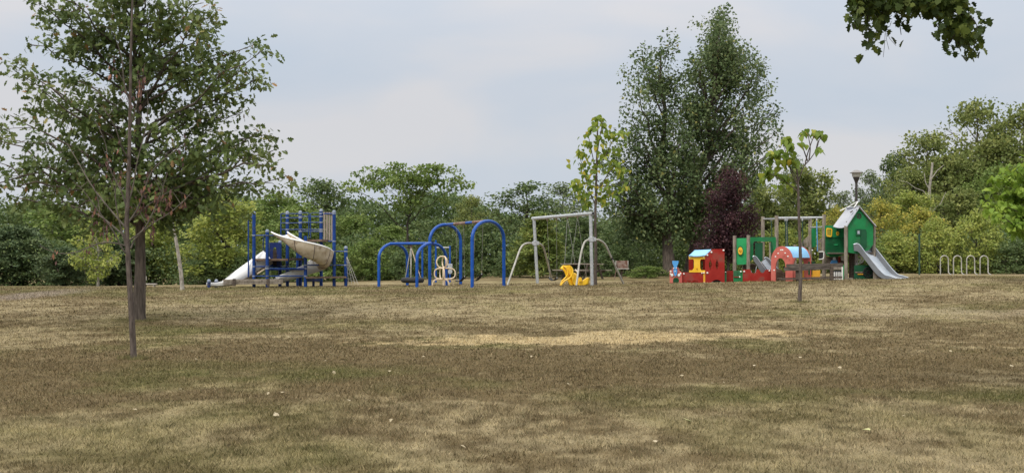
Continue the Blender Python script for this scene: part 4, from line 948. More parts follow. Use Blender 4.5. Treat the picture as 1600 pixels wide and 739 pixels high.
def belt_swing(label, u, v, Y, a, b, w=.44, tilt=0, along=Vector((1, 0, 0)), mt=None):
    s = thing('swing_seat', label, 'swing seat', P(u, v, Y)); c = P(u, v, Y); al = along.normalized(); pe = al.cross(Vector((0, 0, 1)))
    secs = []
    for i in range(9):
        f = i / 8 * 2 - 1; p = c + al * (w / 2 * f) + Vector((0, 0, .10 * f * f + tilt * f)); secs.append([p - pe * .09, p - pe * .09 + Vector((0, 0, .025)), p + pe * .09 + Vector((0, 0, .025)), p + pe * .09])
    m = MB().loft(secs, True); m.f += [(0, 1, 2, 3), (35, 34, 33, 32)]; m.build('seat', M['rubber'], s)
    e1 = c - al * w / 2 + Vector((0, 0, .12 - tilt)); e2 = c + al * w / 2 + Vector((0, 0, .12 + tilt))
    chain('chain', a, e1, .009, s); chain('chain', b, e2, .009, s)
    for e_ in (e1, e2): MB().lathe(e_, [(.02, -.03), (.02, .03)], 6).build('shackle', M['galv'], s)
    return s

# ---- tall blue arch swing
def tall_swing():
    B = M['brightblue']; t = thing('arch_swing', 'tall blue swing frame of two high arches with a rust-sleeved top beam', 'swing', G(725, 51.5))
    A = (G(671.5, 52.4), G(719.8, 53.8)); C_ = (G(737.8, 48.6), G(787.3, 50.6)); z1, z2 = PZ(351, 53.0), PZ(345.8, 49.8)
    for (a, b), z in ((A, z1), (C_, z2)): MB().tube(arch_pts(a, b, z, .72), .069, 12).build('arch', B, t, smooth_=True)
    c1 = (A[0] + A[1]) / 2; c2 = (C_[0] + C_[1]) / 2; c1.z = z1; c2.z = z2
    f = lambda k: c1.lerp(c2, k)
    bar('beam', f(0), f(1), .058, B, t, 12)
    for a, b in ((.22, .50), (.66, .93)): bar('rust_sleeve', f(a), f(b), .064, M['rust'], t, 12)
    al = (c2 - c1).normalized()
    belt_swing('dark belt swing seat hanging beside the back leg of the left tall blue arch', 719.5, 439.5, 51.9, f(.28), f(.44), along=Vector((.8, -.6, 0)), tilt=.09)
    belt_swing('dark tilted belt swing seat just right of the right tall arch\'s near leg', 746, 437.5, 50.6, f(.70), f(.88), along=Vector((.8, -.6, 0)), tilt=.13)
tall_swing()

# ---- far blue bar frame with pale play panels
def far_bars():
    B = M['brightblue']; t = thing('bar_frame', 'thin blue chin-up bar frame standing behind the swings', 'exercise bars', G(685, 58))
    for u, v in ((660, 386), (681, 375), (703, 384)): post('post', u, 58, v, .045, B, t)
    bar('bar', P(681, 386.8, 58), P(703, 386.8, 58), .03, M['galv'], t)
    o = MB().box(P(703.3, 416.2, 57.85), (.22, .03, .25)).build('play_panel', M['galv'], t, bevel=.01)
    pts = [P(703.3 + 3.4 * math.cos(a), 424 + 4.0 * math.sin(a), 57.85) for a in [2 * PI * i / 14 for i in range(14)]]
    MB().prism(pts, (0, .03, 0)).build('play_panel', M['galv'], t)
far_bars()

# ---- pipe climber shaped like stacked rings
def ring_climber():
    q = Z1(640, 370, 9.236); Y = 49.2; C_ = M['cream']; t = thing('ring_climber', 'cream pipe climber of stacked rings standing between the blue arches', 'climber', G(691, Y))
    def cv(pts, Y0, Y1, closed=True, nm='ring'):
        k = len(pts); m = MB().tube([P(*q(x, y), Y0 + (Y1 - Y0) * (i / k if not closed else .5 - .5 * math.cos(2 * PI * i / k))) for i, (x, y) in enumerate(pts)], .026, 8, True, closed); m.build(nm, C_, t, smooth_=True)
    cir = lambda cx, cy, rx, ry, p=2: [(cx + rx * abs(math.cos(a)) ** (2 / p) * (1 if math.cos(a) > 0 else -1), cy + ry * abs(math.sin(a)) ** (2 / p) * (1 if math.sin(a) > 0 else -1)) for a in [2 * PI * i / 28 for i in range(28)]]
    cv(cir(470, 365, 80, 84), Y, Y); cv(cir(508, 530, 150, 78, 3.2), Y, Y)
    cv([(328, 698), (335, 660), (360, 625), (400, 612), (500, 610), (540, 625), (562, 660), (570, 700)], Y, Y, False, 'leg_arch')
    cv([(430, 458), (455, 456)] + [(470 + 22, 300)], Y - .3, Y, False, 'upright') if False else None
    cv(cir(500, 365, 28, 82), Y - .35, Y + .35); cv(cir(468, 530, 30, 78, 3), Y - .35, Y + .35)
    cv([(480, 445), (485, 560), (488, 700)], Y - .05, Y - .05, False, 'upright'); cv([(500, 445), (504, 560), (508, 700)], Y + .2, Y + .2, False, 'upright')
    cv([(560, 612), (600, 620), (622, 650), (628, 698)], Y + .4, Y + .5, False, 'leg_arch')
ring_climber()

# ---- steel tripod swing
def steel_swing():
    Gm = M['galv']; t = thing('steel_swing', 'galvanised steel swing frame with curved splayed side legs', 'swing', G(880, 51.5))
    YL, YR = 53.4, 49.4
    l0, l1 = G(840, YL), P(834.3, 341.5, YL); r0, r1 = G(925.2, YR), P(922.8, 334, YR)
    MB().tube([l0 - Vector((0, 0, .1)), l1], .068, 12).build('post', Gm, t, smooth_=True); MB().tube([r0 - Vector((0, 0, .1)), r1], .068, 12).build('post', Gm, t, smooth_=True)
    d_ = (r1 - l1).normalized(); bar('beam', l1 - d_ * .12, r1 + d_ * .18, .072, Gm, t, 14)
    e_ = r1 + d_ * .185; bar('end_cap', e_, e_ + d_ * .012, .055, M['rubber'], t, 12)
    for pc, Y in ((835.6, 380), (925.2, 374)):
        Yy = YL if pc < 900 else YR; c = P(pc + (.6 if pc < 900 else -.8), Y, Yy); MB().lathe(c, [(.092, -.1), (.095, -.09), (.095, .09), (.092, .1)], 12).build('clamp', Gm, t)
        MB().box(c + Vector((.02, 0, 0)), (.30, .10, .15)).build('bracket', Gm, t, bevel=.01)
    legs = [[(831, 380, YL), (822, 380.5, YL - .2), (814, 387, YL - .5), (806, 408, YL - 1.0), (792.5, 446.5, YL - 1.8)], [(841, 380, YL), (848, 385, YL + .3), (853, 400, YL + .8), (862.5, 438, YL + 2.0)],
            [(921, 374, YR), (914, 378, YR - .1), (909, 391, YR - .3), (905, 413, YR - .5), (900.6, 446, YR - .8)], [(930, 374.5, YR), (937, 375.5, YR + .1), (946, 383, YR + .3), (956, 404, YR + .6), (974.5, 444.5, YR + 1.2)]]
    for lg in legs: MB().tube(spline([P(*p) for p in lg], 5), .042, 10).build('leg', M['galv_dull'], t, smooth_=True)
    bar('sleeve', P(955, 401.5, YR + .58), P(956.6, 405.5, YR + .61), .05, M['rubber'], t, 10)
    def on(u):                                   # point under the beam at picture column u
        k = (u - 834.3) / (922.8 - 834.3); k = k * YL / (k * YL + (1 - k) * YR) if False else k
        lo, hi = 0., 1.
        for _ in range(30):
            m_ = (lo + hi) / 2; p = l1.lerp(r1, m_); uu = 800 + p.x / p.y * F
            if uu < u: lo = m_
            else: hi = m_
        return l1.lerp(r1, lo) - Vector((0, 0, .09))
    for u in (855, 869.5, 886.5, 902.7):
        p = on(u); bar('hanger', p + Vector((0, 0, .03)), p - Vector((0, 0, .06)), .028, M['rust'], t)
    belt_swing('dark belt swing seat hanging low behind the left post of the steel swing', 864.5, 438.5, on(862).y + .3, on(855), on(869.5), w=.42, along=Vector((.7, -.7, 0)))
    # moulded yellow bucket seat
    pa, pb = on(886.5), on(902.7); Ys = (pa.y + pb.y) / 2 - .35
    s = thing('bucket_seat', 'moulded yellow high-backed bucket swing seat hanging from the steel swing', 'swing seat', P(902, 444, Ys)); Y_ = M['yellow_plastic']
    q = Z1(860, 360, 8.21); wv = Vector((.12, .36, 0))
    def strip(pts, nm, wd=1.0, th=.03, curve=.05, taper=None):
        cl = spline([P(*q(x, y), Ys) for x, y in pts], 5); secs = []
        for i, c in enumerate(cl):
            d2 = (cl[min(i + 1, len(cl) - 1)] - cl[max(i - 1, 0)]).normalized(); nr = d2.cross(wv).normalized(); w_ = wd * (taper[0] + (taper[1] - taper[0]) * i / len(cl) if taper else 1)
            secs.append([c + wv * (w_ * j / 3) + nr * (curve * (j / 3) ** 2) for j in (-3, -2, -1, 0, 1, 2, 3)])
        return MB().shell(secs, th).build(nm, Y_, s, smooth_=True)
    strip([(165, 458), (205, 470), (240, 510), (262, 560), (290, 640), (318, 695)], 'backrest', 1.0, .04, -.12)
    MB().prism([P(*q(x, y), Ys - .28) for x, y in ((155, 450), (250, 446), (285, 500), (288, 560), (262, 590), (232, 520), (200, 482), (160, 470))], (.02, .05, 0)).build('side_wing', Y_, s, bevel=.01)
    MB().prism([P(*q(x, y), Ys - .1) for x, y in ((268, 560), (300, 540), (335, 560), (352, 600), (350, 640), (372, 655), (420, 640), (470, 605), (492, 604), (496, 640), (485, 690), (440, 705), (320, 706), (295, 680))], (.08, .40, 0)).build('seat_shell', Y_, s, bevel=.03)
    MB().prism([P(*q(x, y), Ys - .36) for x, y in ((358, 625), (368, 604), (388, 600), (402, 615), (405, 645), (385, 660), (362, 655))], (.02, .06, 0)).build('leg_divider', Y_, s, bevel=.01)
    MB().tube(spline([P(*q(x, y), Ys - .35) for x, y in ((170, 462), (212, 490), (222, 560), (190, 610), (150, 650), (130, 706))], 5), .03, 8).build('safety_bar', Y_, s, smooth_=True)
    MB().tube(spline([P(*q(x, y), Ys - .45) for x, y in ((255, 460), (285, 510), (278, 570), (240, 615), (180, 650), (136, 700))], 5), .034, 8).build('safety_bar', Y_, s, smooth_=True)
    bar('hinge', P(*q(318, 500), Ys), P(*q(345, 530), Ys), .03, M['white'], s)
    chain('chain', pa, P(*q(182, 440), Ys - .2), .010, s); chain('chain', pa, P(*q(320, 440), Ys + .3), .010, s); chain('chain', pb, P(*q(262, 445), Ys - .3), .010, s); chain('chain', pb, P(*q(462, 604), Ys + .1), .010, s)
steel_swing()

# ---- picnic table and charcoal grill behind
def picnic():
    c = G(909, 60.0); t = thing('picnic_table', 'weathered picnic table behind the yellow swing seat', 'picnic table', c); th = math.radians(-53); L_ = Vector((math.cos(th), math.sin(th), 0)); W_ = Vector((-math.sin(th), math.cos(th), 0)); U_ = Vector((0, 0, 1))
    for i in range(5): MB().box(c + W_ * (.155 * (i - 2)) + U_ * .74, (2.4, .14, .045), (L_, W_, U_)).build('top_board', M['wood_grey'], t)
    for s_ in (-1, 1):
        for j in (-.5, .5): MB().box(c + W_ * (.74 * s_ + .15 * j) + U_ * .44, (2.4, .14, .045), (L_, W_, U_)).build('bench_board', M['wood_grey'], t)
    for s_ in (-1, 1):
        o = c + L_ * (.8 * s_)
        MB().box(o + U_ * .39, (.05, 1.6, .09), (L_, W_, U_)).build('crossbar', M['wood_dark'], t)
        MB().box(o + U_ * .67, (.05, .75, .09), (L_, W_, U_)).build('crossbar', M['wood_dark'], t)
        for k in (-1, 1): MB().beam(o + W_ * (.3 * k) + U_ * .72 + L_ * .04, o + W_ * (.62 * k) + L_ * .04, .05, .09).build('leg', M['wood_dark'], t)
    c = G(972, 57); t = thing('charcoal_grill', 'rusty box-shaped charcoal grill on a post beside the right swing leg', 'grill', c)
    z = PZ(419, 57); q = [(962, 407.5), (981, 407.0), (981.8, 419.5), (962.5, 419.5)]
    MB().prism([P(u, v, 57.2) for u, v in q], (0, .03, 0)).build('back_plate', M['rust'], t)
    for u in (962.3, 981.3): MB().prism([P(u, 407.3, 57.2), P(u, 419.5, 57.2), P(u, 419.5, 56.8), P(u, 413, 56.8)], (.02, 0, 0)).build('side_plate', M['galv_dull'], t)
    MB().box(P(972, 419.8, 57.0), (.60, .48, .04)).build('tray', M['galv_dull'], t)
    post('post', 971, 57, 420, .045, M['wood_dark'], t)
    MB().beam(P(963, 420, 56.9), P(959.5, 438, 56.9), .02, .03).build('brace', M['rust'], t)
picnic()

# ---- red toy train
def knob(mb, u, v, Y, r=.045):
    r *= .72
    c = P(u, v, Y); n = 10; mb.add([c + Vector((r * k * math.cos(2 * PI * i / n), -dy, r * k * math.sin(2 * PI * i / n))) for k, dy in ((1, 0), (.95, .03), (.5, .05)) for i in range(n)],
        [(j * n + i, j * n + (i + 1) % n, (j + 1) * n + (i + 1) % n, (j + 1) * n + i) for j in range(2) for i in range(n)] + [tuple(2 * n + i for i in range(n))])
def holed(out_, holes):
    """outline with holes bridged into one polygon (2-D pixel lists)"""
    poly = list(out_)
    for h in holes:
        best = None
        for i, a in enumerate(poly):
            for j, b in enumerate(h):
                d_ = (a[0] - b[0]) ** 2 + (a[1] - b[1]) ** 2
                if best is None or d_ < best[0]: best = (d_, i, j)
        _, i, j = best; poly = poly[:i + 1] + h[j:] + h[:j + 1] + poly[i:]
    return poly
def panel(pts, Y, th, name, mt, parent, holes=None, dY=0.0, u0=0, lab=None):
    """upright board traced in real size; depth grows by dY per pixel to the right of u0; holes cut with a boolean-free triangulation"""
    from mathutils.geometry import tessellate_polygon
    loops = [pts] + (holes or [])
    f = lambda p, k: P(p[0], p[1], Y + (p[0] - u0) * dY) + Vector((0, k, 0))
    tri = tessellate_polygon([[Vector((p[0], -p[1], 0)) for p in lp] for lp in loops]); flat = [p for lp in loops for p in lp]; n = len(flat)
    m = MB(); vs = [f(p, 0) for p in flat] + [f(p, th) for p in flat]; fs = [tuple(x) for x in tri] + [tuple(i + n for i in x)[::-1] for x in tri]; b = 0
    for lp in loops:
        k = len(lp); fs += [(b + i, b + (i + 1) % k, b + (i + 1) % k + n, b + i + n) for i in range(k)]; b += k
    m.add(vs, fs); return m.build(name, mt, parent, lab)
def ell(cx, cy, rx, ry, n=14, a0=0, a1=2 * PI, inc=False):
    k = n + 1 if inc else n
    return [(cx + rx * math.cos(a0 + (a1 - a0) * i / n), cy - ry * math.sin(a0 + (a1 - a0) * i / n)) for i in range(k)]
def train():
    q = Z1(1040, 370, 9.236); Y = 51.0; R_, SA, YE = M['red'], M['salmon'], M['yellow']
    t = thing('toy_train', 'red wooden toy train with a yellow cab front, blue roof and blue funnel', 'toy train', G(1095, Y + .5))
    Q = lambda L_: [q(*p) for p in L_]
    arch = lambda x0, x1, yt, yb: [(x1, yb)] + [((x0 + x1) / 2 + (x1 - x0) / 2 * math.cos(a), yt + (x1 - x0) / 2 - (x1 - x0) / 2 * 1.0 * math.sin(a)) for a in [PI * i / 8 for i in range(9)]] + [(x0, yb)]
    o = panel(Q([(62, 690), (58, 490), (75, 475), (95, 478), (105, 440), (185, 440), (197, 480), (225, 505), (237, 520), (237, 690)] + arch(106, 195, 583, 690)), Y - .15, .05, 'front_panel', SA, t)
    k = MB(); [knob(k, *q(x, y), Y - .15, .05) for x, y in ((74, 503), (74, 536), (214, 531))]; k.build('knob', M['white'], o)
    k = MB(); [knob(k, *q(x, y), Y - .15, .09) for x, y in ((93, 555), (190, 555))]; k.build('headlight', M['white'], o)
    MB().prism([P(*q(x, y), Y - .23) for x, y in ((97, 347), (187, 347), (182, 385), (162, 425), (167, 500), (160, 545), (143, 572), (128, 560), (112, 500), (118, 430), (98, 385))], (0, .06, 0)).build('funnel', M['funnel_blue'], t, bevel=.006)
    k = MB(); [knob(k, *q(x, y), Y - .26, .035) for x, y in ((118, 452), (155, 450), (138, 500))]; k.build('knob', M['white'], t)
    MB().box(P(1055.5, 439.5, Y + .6), (.36, .03, .3)).build('rear_board', M['green_dark'], t)
    # boiler side with two slots
    slots = [Q([(305, 628), (366, 628), (366, 666), (305, 666)]), Q([(388, 628), (440, 628), (440, 666), (388, 666)]), Q([(446, 628), (466, 628), (466, 666), (446, 666)])]
    o = panel(Q([(237, 512), (545, 512), (545, 690), (237, 690)]), Y, .04, 'boiler_side', R_, t, slots)
    k = MB(); [knob(k, *q(x, y), Y) for x, y in ((263, 534), (523, 524))]; k.build('knob', M['white'], o)
    MB().box(P(*q(385, 650), Y + .5), (.75, .03, .4)).build('inner_board', R_, t)
    # yellow cab front
    yf = [(335, 278), (570, 278), (570, 322), (512, 322), (498, 345), (498, 450), (515, 482), (570, 482), (570, 512), (340, 512), (340, 482), (388, 482), (410, 450), (410, 345), (400, 322), (335, 322)]
    o = panel(Q(yf), Y - .02, .04, 'cab_front', YE, t); k = MB(); [knob(k, *q(x, y), Y - .02, .04) for x, y in ((350, 292), (548, 290))]; k.build('knob', M['white'], o)
    k = MB(); knob(k, *q(452, 462), Y - .02, .03); k.build('knob', M['red'], o)
    panel(Q([(335, 322), (402, 322), (402, 482), (335, 482)]), Y + .7, .04, 'cab_back', R_, t); panel(Q([(500, 322), (570, 322), (570, 482), (500, 482)]), Y + .9, .04, 'cab_back', R_, t, [Q([(512, 345), (540, 345), (540, 465), (512, 465)])])
    o = panel(Q([(545, 512), (572, 512), (572, 690), (545, 690)]), Y - .04, .06, 'corner_board', M['orange'], t); k = MB(); [knob(k, *q(x, y), Y - .04) for x, y in ((556, 665), (552, 520))]; k.build('knob', M['white'], o)
    # roof: curved sheet with thickness
    secs = []
    for i in range(9):
        f = i / 8; a = Vector(P(*q(333 + 85 * f ** .8, 266 - 74 * f), Y - .1 + .9 * f)); b = Vector(P(*q(572 + 92 * f, 262 - 80 * f), Y - .1 + .9 * f))
        secs.append([a, a.lerp(b, .33) - Vector((0, 0, .035 * (1 - f))), a.lerp(b, .66) - Vector((0, 0, .03 * (1 - f))), b])
    MB().shell(secs, .03).build('roof', M['skyblue'], t)
    # cab side with two clover windows and a wheel arch
    def clover(cx, cy, w, h):
        o_ = []
        for i in range(24):
            a = 2 * PI * i / 24; r = 1 - .28 * abs(math.sin(2 * a)) ** .8; o_.append((cx + w / 2 * r * math.cos(a), cy - h / 2 * r * math.sin(a)))
        return o_
    side = [(570, 690), (570, 272), (600, 255), (640, 215), (662, 180), (720, 176), (850, 176), (852, 690)] + [(820, 690)] + [(737 + 83 * math.cos(a), 690 - 72 * math.sin(a)) for a in [PI * i / 10 for i in range(1, 10)]] + [(654, 690)]
    o = panel(Q(side), Y + .0, .05, 'cab_side', R_, t, [Q(clover(645, 402, 46, 165)), Q(clover(743, 398, 46, 170))])
    for cx, cy in ((645, 402), (743, 398)):
        MB().box(P(*q(cx, cy), Y + .02), (.012, .02, .46)).build('window_bar', R_, o); MB().box(P(*q(cx, cy), Y + .022), (.13, .02, .012)).build('window_bar', R_, o)
    k = MB(); [knob(k, *q(x, y), Y + .0, .055) for x, y in ((602, 265), (661, 222), (835, 196), (602, 521))]; k.build('knob', M['white'], o)
    wv = MB(); c = P(*q(737, 700), Y + .12); wv.prism([c + Vector((.26 * math.cos(a), 0, .26 * math.sin(a))) for a in [2 * PI * i / 20 for i in range(20)]], (0, .06, 0)); o = wv.build('wheel', M['rubber'], t)
    k = MB(); [knob(k, *q(x, y), Y + .05, .05) for x, y in ((675, 665), (793, 662))]; k.build('knob', M['white'], o)
    panel(Q([(853, 512), (880, 512), (880, 690), (853, 690)]), Y + .03, .08, 'corner_post', M['green_dark'], t)
    k = MB(); knob(k, *q(865, 508), Y, .03); k.build('knob', M['white'], t)
    panel(Q([(882, 490), (975, 490), (975, 690), (882, 690)]), Y + .5, .04, 'rear_side', R_, t)
train()

# ---- green play tower with small slide, timber posts and climbing beam
def tower():
    q = Z1(1140, 330, 6.156); Wd = M['wood_grey']; t = thing('play_tower', 'green panelled play tower on timber posts with a small grey slide', 'play tower', G(1175, 52.5)); Y = 52.0
    Q = lambda L_: [q(*p) for p in L_]
    for x, y, Yy in ((48, 235, 51.9), (180, 230, 51.7), (390, 300, 54.5)): post('post', q(x, y)[0], Yy, q(x, y)[1], .075 if x < 300 else .05, Wd, t, n=10)
    o = MB().prism([P(*q(x, y), Y - .05) for x, y in ((58, 262), (170, 258), (170, 505), (160, 512), (72, 514), (56, 500))], (0, .04, 0)).build('panel', M['green_light'], t, bevel=.005)
    MB().prism([P(*p, Y - .12) for p in ell(*q(104, 381), 5.6 * .72, 7.6, 18)], (0, .02, 0)).build('ring', M['green_dark'], o)
    f = MB().prism([P(*p, Y - .15) for p in ell(*q(103, 382), 3.6, 6.0, 18)], (0, .04, 0)).build('disc', M['yellow'], o)
    k = MB(); [knob(k, *q(x, y), Y - .07, .03) for x, y in ((64, 270), (164, 268), (64, 500), (164, 498))]; k.build('bolt', M['green_dark'], o)
    k = MB(); [knob(k, *q(x, y), Y - .175, .025) for x, y in ((95, 378), (110, 378), (103, 392))]; k.build('bolt', M['red'], o)
    panel(Q([(192, 258), (205, 250), (445, 248), (448, 330), (438, 370), (425, 385), (412, 330), (405, 292), (236, 292), (228, 310), (228, 430), (215, 470), (192, 480)]), Y - .02, .05, 'doorway_panel', M['green'], t)
    MB().prism([P(*q(x, y), Y + 1.2) for x, y in ((245, 305), (318, 300), (318, 480), (245, 482))], (0, .04, 0)).build('rear_panel', M['green_dark'], t)
    MB().prism([P(*q(x, y), Y + 1.0) for x, y in ((395, 300), (445, 300), (445, 400), (395, 400))], (0, .04, 0)).build('rear_panel', M['green_dark'], t)
    z = PZ(413, Y); MB().box((PX(1180, Y), Y + .6, z), (.95, 1.1, .06)).build('deck', M['wood_dark'], t)
    # front gate panels
    o = panel(Q([(38, 572), (125, 572), (125, 700), (38, 700)]), 51.35, .05, 'gate_panel', M['green'], t)
    k = MB(); [knob(k, *q(x, y), 51.35, .05) for x, y in ((107, 581), (97, 632))]; k.build('knob', M['white'], o); MB().box(P(*q(68, 632), 51.33), (.22, .03, .03)).build('lever', M['red'], o)
    m = MB()
    for c in (72, 105): m.tube([P(*q(c + 10 * math.cos(a), 600 - 14 * math.sin(a)), 51.33) for a in [-PI / 2 + PI * i / 6 for i in range(7)]], .008, 4)
    m.build('groove', M['green_dark'], o)
    top = [(127, 562), (150, 562), (190, 556), (205, 570)] + [(232 - 28 * math.cos(a), 572 + 26 * math.sin(a)) for a in [PI * i / 6 for i in range(1, 6)]] + [(260, 560), (285, 560)] + [(315 - 26 * math.cos(a), 566 + 28 * math.sin(a)) for a in [PI * i / 6 for i in range(1, 6)]] + [(345, 562), (398, 562), (398, 700), (127, 700)]
    o = panel(Q(top), 51.35, .05, 'scalloped_panel', M['red'], t)
    k = MB(); [knob(k, *q(x, y), 51.35, .05) for x, y in ((140, 580), (383, 573))]; k.build('knob', M['white'], o)
    # slide: two rounded side walls and a bed, running down to the right and towards the viewer
    def sl(pts, Yv, th, nm, mt, par): 
        m = MB(); m.prism([P(*q(x, y), Yv) for x, y in pts], (0, th, 0)); return m.build(nm, mt, par, bevel=.006)
    s = sl([(222, 440), (232, 432), (248, 436), (262, 448), (300, 500), (345, 560), (360, 585), (395, 640), (412, 690), (390, 690), (350, 620), (335, 590), (318, 598), (300, 585), (262, 520), (232, 480)], 51.75, .05, 'slide', M['slide_grey'], t)
    bd = [P(*q(x, y), 51.85) for x, y in ((305, 490), (330, 520), (360, 560), (385, 600), (405, 650), (418, 695))]; wv = Vector((.26, .5, .12))
    MB().shell([[p, p + wv * .5, p + wv] for p in bd], .02).build('slide_bed', M['steel_bed'], s, smooth_=True)
    sl([(333, 452), (348, 444), (365, 450), (380, 462), (420, 510), (470, 560), (500, 590), (520, 585), (524, 600), (500, 640), (480, 650), (450, 610), (400, 560), (360, 510), (335, 480)], 52.4, .05, 'slide_wall', M['slide_grey'], s)
    MB().tube([P(*q(x, y), 51.73) for x, y in ((222, 438), (234, 430), (250, 434), (265, 447), (302, 498), (347, 558), (362, 583))], .018, 6).build('rim', M['steel_bed'], s)
    MB().tube([P(*q(x, y), 52.38) for x, y in ((333, 450), (348, 442), (366, 448), (382, 461), (422, 508), (472, 558), (502, 590))], .018, 6).build('rim', M['steel_bed'], s)
    # grey step boards under the panel
    MB().prism([P(*q(x, y), 52.4) for x, y in ((125, 520), (250, 515), (262, 560), (120, 560))], (0, .04, 0)).build('step_board', Wd, t)
    MB().tube(spline([P(*q(x, y), 51.6) for x, y in ((205, 570), (215, 595), (232, 602), (248, 590), (256, 545), (262, 530))], 4), .016, 6).build('hand_loop', M['galv'], t)
    return t
tower()

def beam_frame():
    q = Z1(1140, 330, 6.156); Wd = M['wood_grey']; t = thing('climbing_beams', 'timber post frame with steel overhead bars and hanging climbing ropes', 'climbing frame', G(1240, 53))
    for x, y, Yy in ((320, 52, 55.2), (452, 42, 53.0), (775, 50, 55.2), (908, 35, 53.0)): post('post', q(x, y)[0], Yy, q(x, y)[1], .082, Wd, t, n=10)
    bar('overhead_bar', P(*q(325, 76), 55.2), P(*q(452, 74), 53.1), .035, M['galv'], t); bar('overhead_bar', P(*q(456, 66), 53.0), P(*q(905, 62), 53.0), .045, M['galv'], t); bar('overhead_bar', P(*q(330, 76), 55.1), P(*q(775, 74), 55.1), .035, M['galv'], t)
    bar('overhead_bar', P(*q(778, 157), 55.0), P(*q(905, 152), 53.2), .03, M['galv'], t)
    for x, Yy, mt in ((402, 54, 'pole_green'), (535, 53, 'pole_green'), (553, 53, 'pole_green'), (700, 54, 'pole_green'), (838, 53.8, 'funnel_blue'), (548, 54.8, 'chain')):
        a, b = P(*q(x, 95), Yy), P(*q(x + 8, 385), Yy); bar('climbing_rope', a, b, .022, M[mt], t); MB().lathe(a + Vector((0, 0, .05)), [(.03, -.05), (.04, 0), (.03, .05)], 8).build('hook', M['galv'], t)
    for k in range(5): bar('rung', P(*q(537, 130 + k * 50), 53), P(*q(556, 130 + k * 50), 53), .014, M['pole_green'], t)
    MB().prism([P(*q(x, y), 54.2) for x, y in ((788, 165), (830, 162), (830, 345), (788, 350))], (0, .04, 0)).build('side_panel', M['green'], t)
    for pts in ([(695, 300), (760, 235), (775, 238), (775, 345), (695, 345)], [(850, 290), (895, 250), (905, 252), (905, 385), (850, 385)]):
        hs = []
        xs = sorted(p[0] for p in pts); x0, x1 = xs[0], xs[-1]
        for i in range(3):
            cx = x0 + (x1 - x0) * (.2 + .3 * i); hs.append([q(cx - 3.5, 375 if x0 > 800 else 335), q(cx - 3.5, 312 - i * 8), q(cx + 3.5, 308 - i * 8), q(cx + 3.5, 375 if x0 > 800 else 335)])
        panel([q(*p) for p in pts], 54.0 if x0 < 800 else 53.4, .04, 'stair_side', Wd, t, hs)
    for x, y in ((628, 322), (628, 340)): pass
    post('stump', q(628, 0)[0], 53.5, q(0, 322)[1], .07, Wd, t, n=10)
beam_frame()

# ---- red arched tunnel with blue roof
def tunnel():
    q = Z1(1200, 380, 11.37); t = thing('play_tunnel', 'red arched play tunnel with a sky-blue curved roof', 'play tunnel', G(1240, 51.5)); Y = 50.9; SA = M['salmon']
    Wv = Vector((.80, -.42, 0)); ax = Vector((1.02, 1.15, 0)); z0 = g1(PX(1222, Y), Y)
    cx = P(1222.0, 400, Y); H = PZ(384.6, Y) - z0; 
    def loc(a, h, k=0): p = Vector((cx.x, Y, z0)) + Wv * (a / 2) + Vector((0, 0, h)); return p + ax * k      # a in -1..1
    n = 16
    def arch_panel(k, nm, mt, inner=.46, ho=.66):
        outr = [(-1, -.05)] + [(-math.cos(PI * i / n), H * .56 + H * .44 * math.sin(PI * i / n)) for i in range(n + 1)] + [(1, -.05)]
        off = -.12; inr = [(off + inner, -.05)] + [(off + inner * math.cos(PI * i / 10), H * ho * .60 + H * ho * .40 * math.sin(PI * i / 10)) for i in range(11)] + [(off - inner, -.05)]
        m = MB().prism([loc(a, h, k) for a, h in outr + inr], ax.normalized() * .05); return m.build(nm, mt, t)
    o = arch_panel(0, 'arch_panel', SA); arch_panel(1, 'arch_panel', SA, .5, .7)
    k = MB(); [knob(k, *q(x, y), Y - .25, .045) for x, y in ((228, 122), (257, 122), (180, 182), (303, 177), (133, 240), (352, 234), (108, 480))]; k.build('knob', M['white'], o)
    k = MB(); [knob(k, *q(x, y), Y + .9, .04) for x, y in ((785, 125), (832, 185))]; k.build('knob', M['white'], t)
    secs = [[loc(math.cos(a) * .98, H * .56 + H * .43 * math.sin(a), kk) for a in [math.radians(105 - 90 * i / 10) for i in range(11)]] for kk in (.04, .5, .97)]
    MB().shell(secs, .025).build('roof', M['skyblue'], t, smooth_=True)
    f = lambda a, k0, k1, h0, h1, nm, mt: MB().prism([loc(a, h0, k0), loc(a, h0, k1), loc(a, h1, k1), loc(a, h1, k0)], Wv.normalized() * .04).build(nm, M[mt], t)
    f(.96, .05, .35, .05, .42, 'side_board', 'salmon'); f(-.96, .05, .97, .0, .36, 'side_board', 'wood_brown')
    f(.9, .93, 1.25, .25, .80, 'side_board', 'green_dark')
    # yellow wheel-housing boards seen below the bench
    MB().prism([P(*q(x, y), 52.0) for x, y in ((445, 490), (925, 480), (925, 608), (445, 612))], (0, .04, 0)).build('side_board', M['orange'], t)
    MB().prism([P(*q(x, y), 51.6) for x, y in ((480, 650), (925, 650), (925, 700), (480, 700))], (0, .04, 0)).build('side_board', M['orange'], t)
    MB().prism([P(*q(x, y), 51.75) for x, y in ((135, 455), (215, 455), (280, 515), (280, 600), (135, 650))], (0, .04, 0)).build('side_board', M['wood_brown'], t)
tunnel()

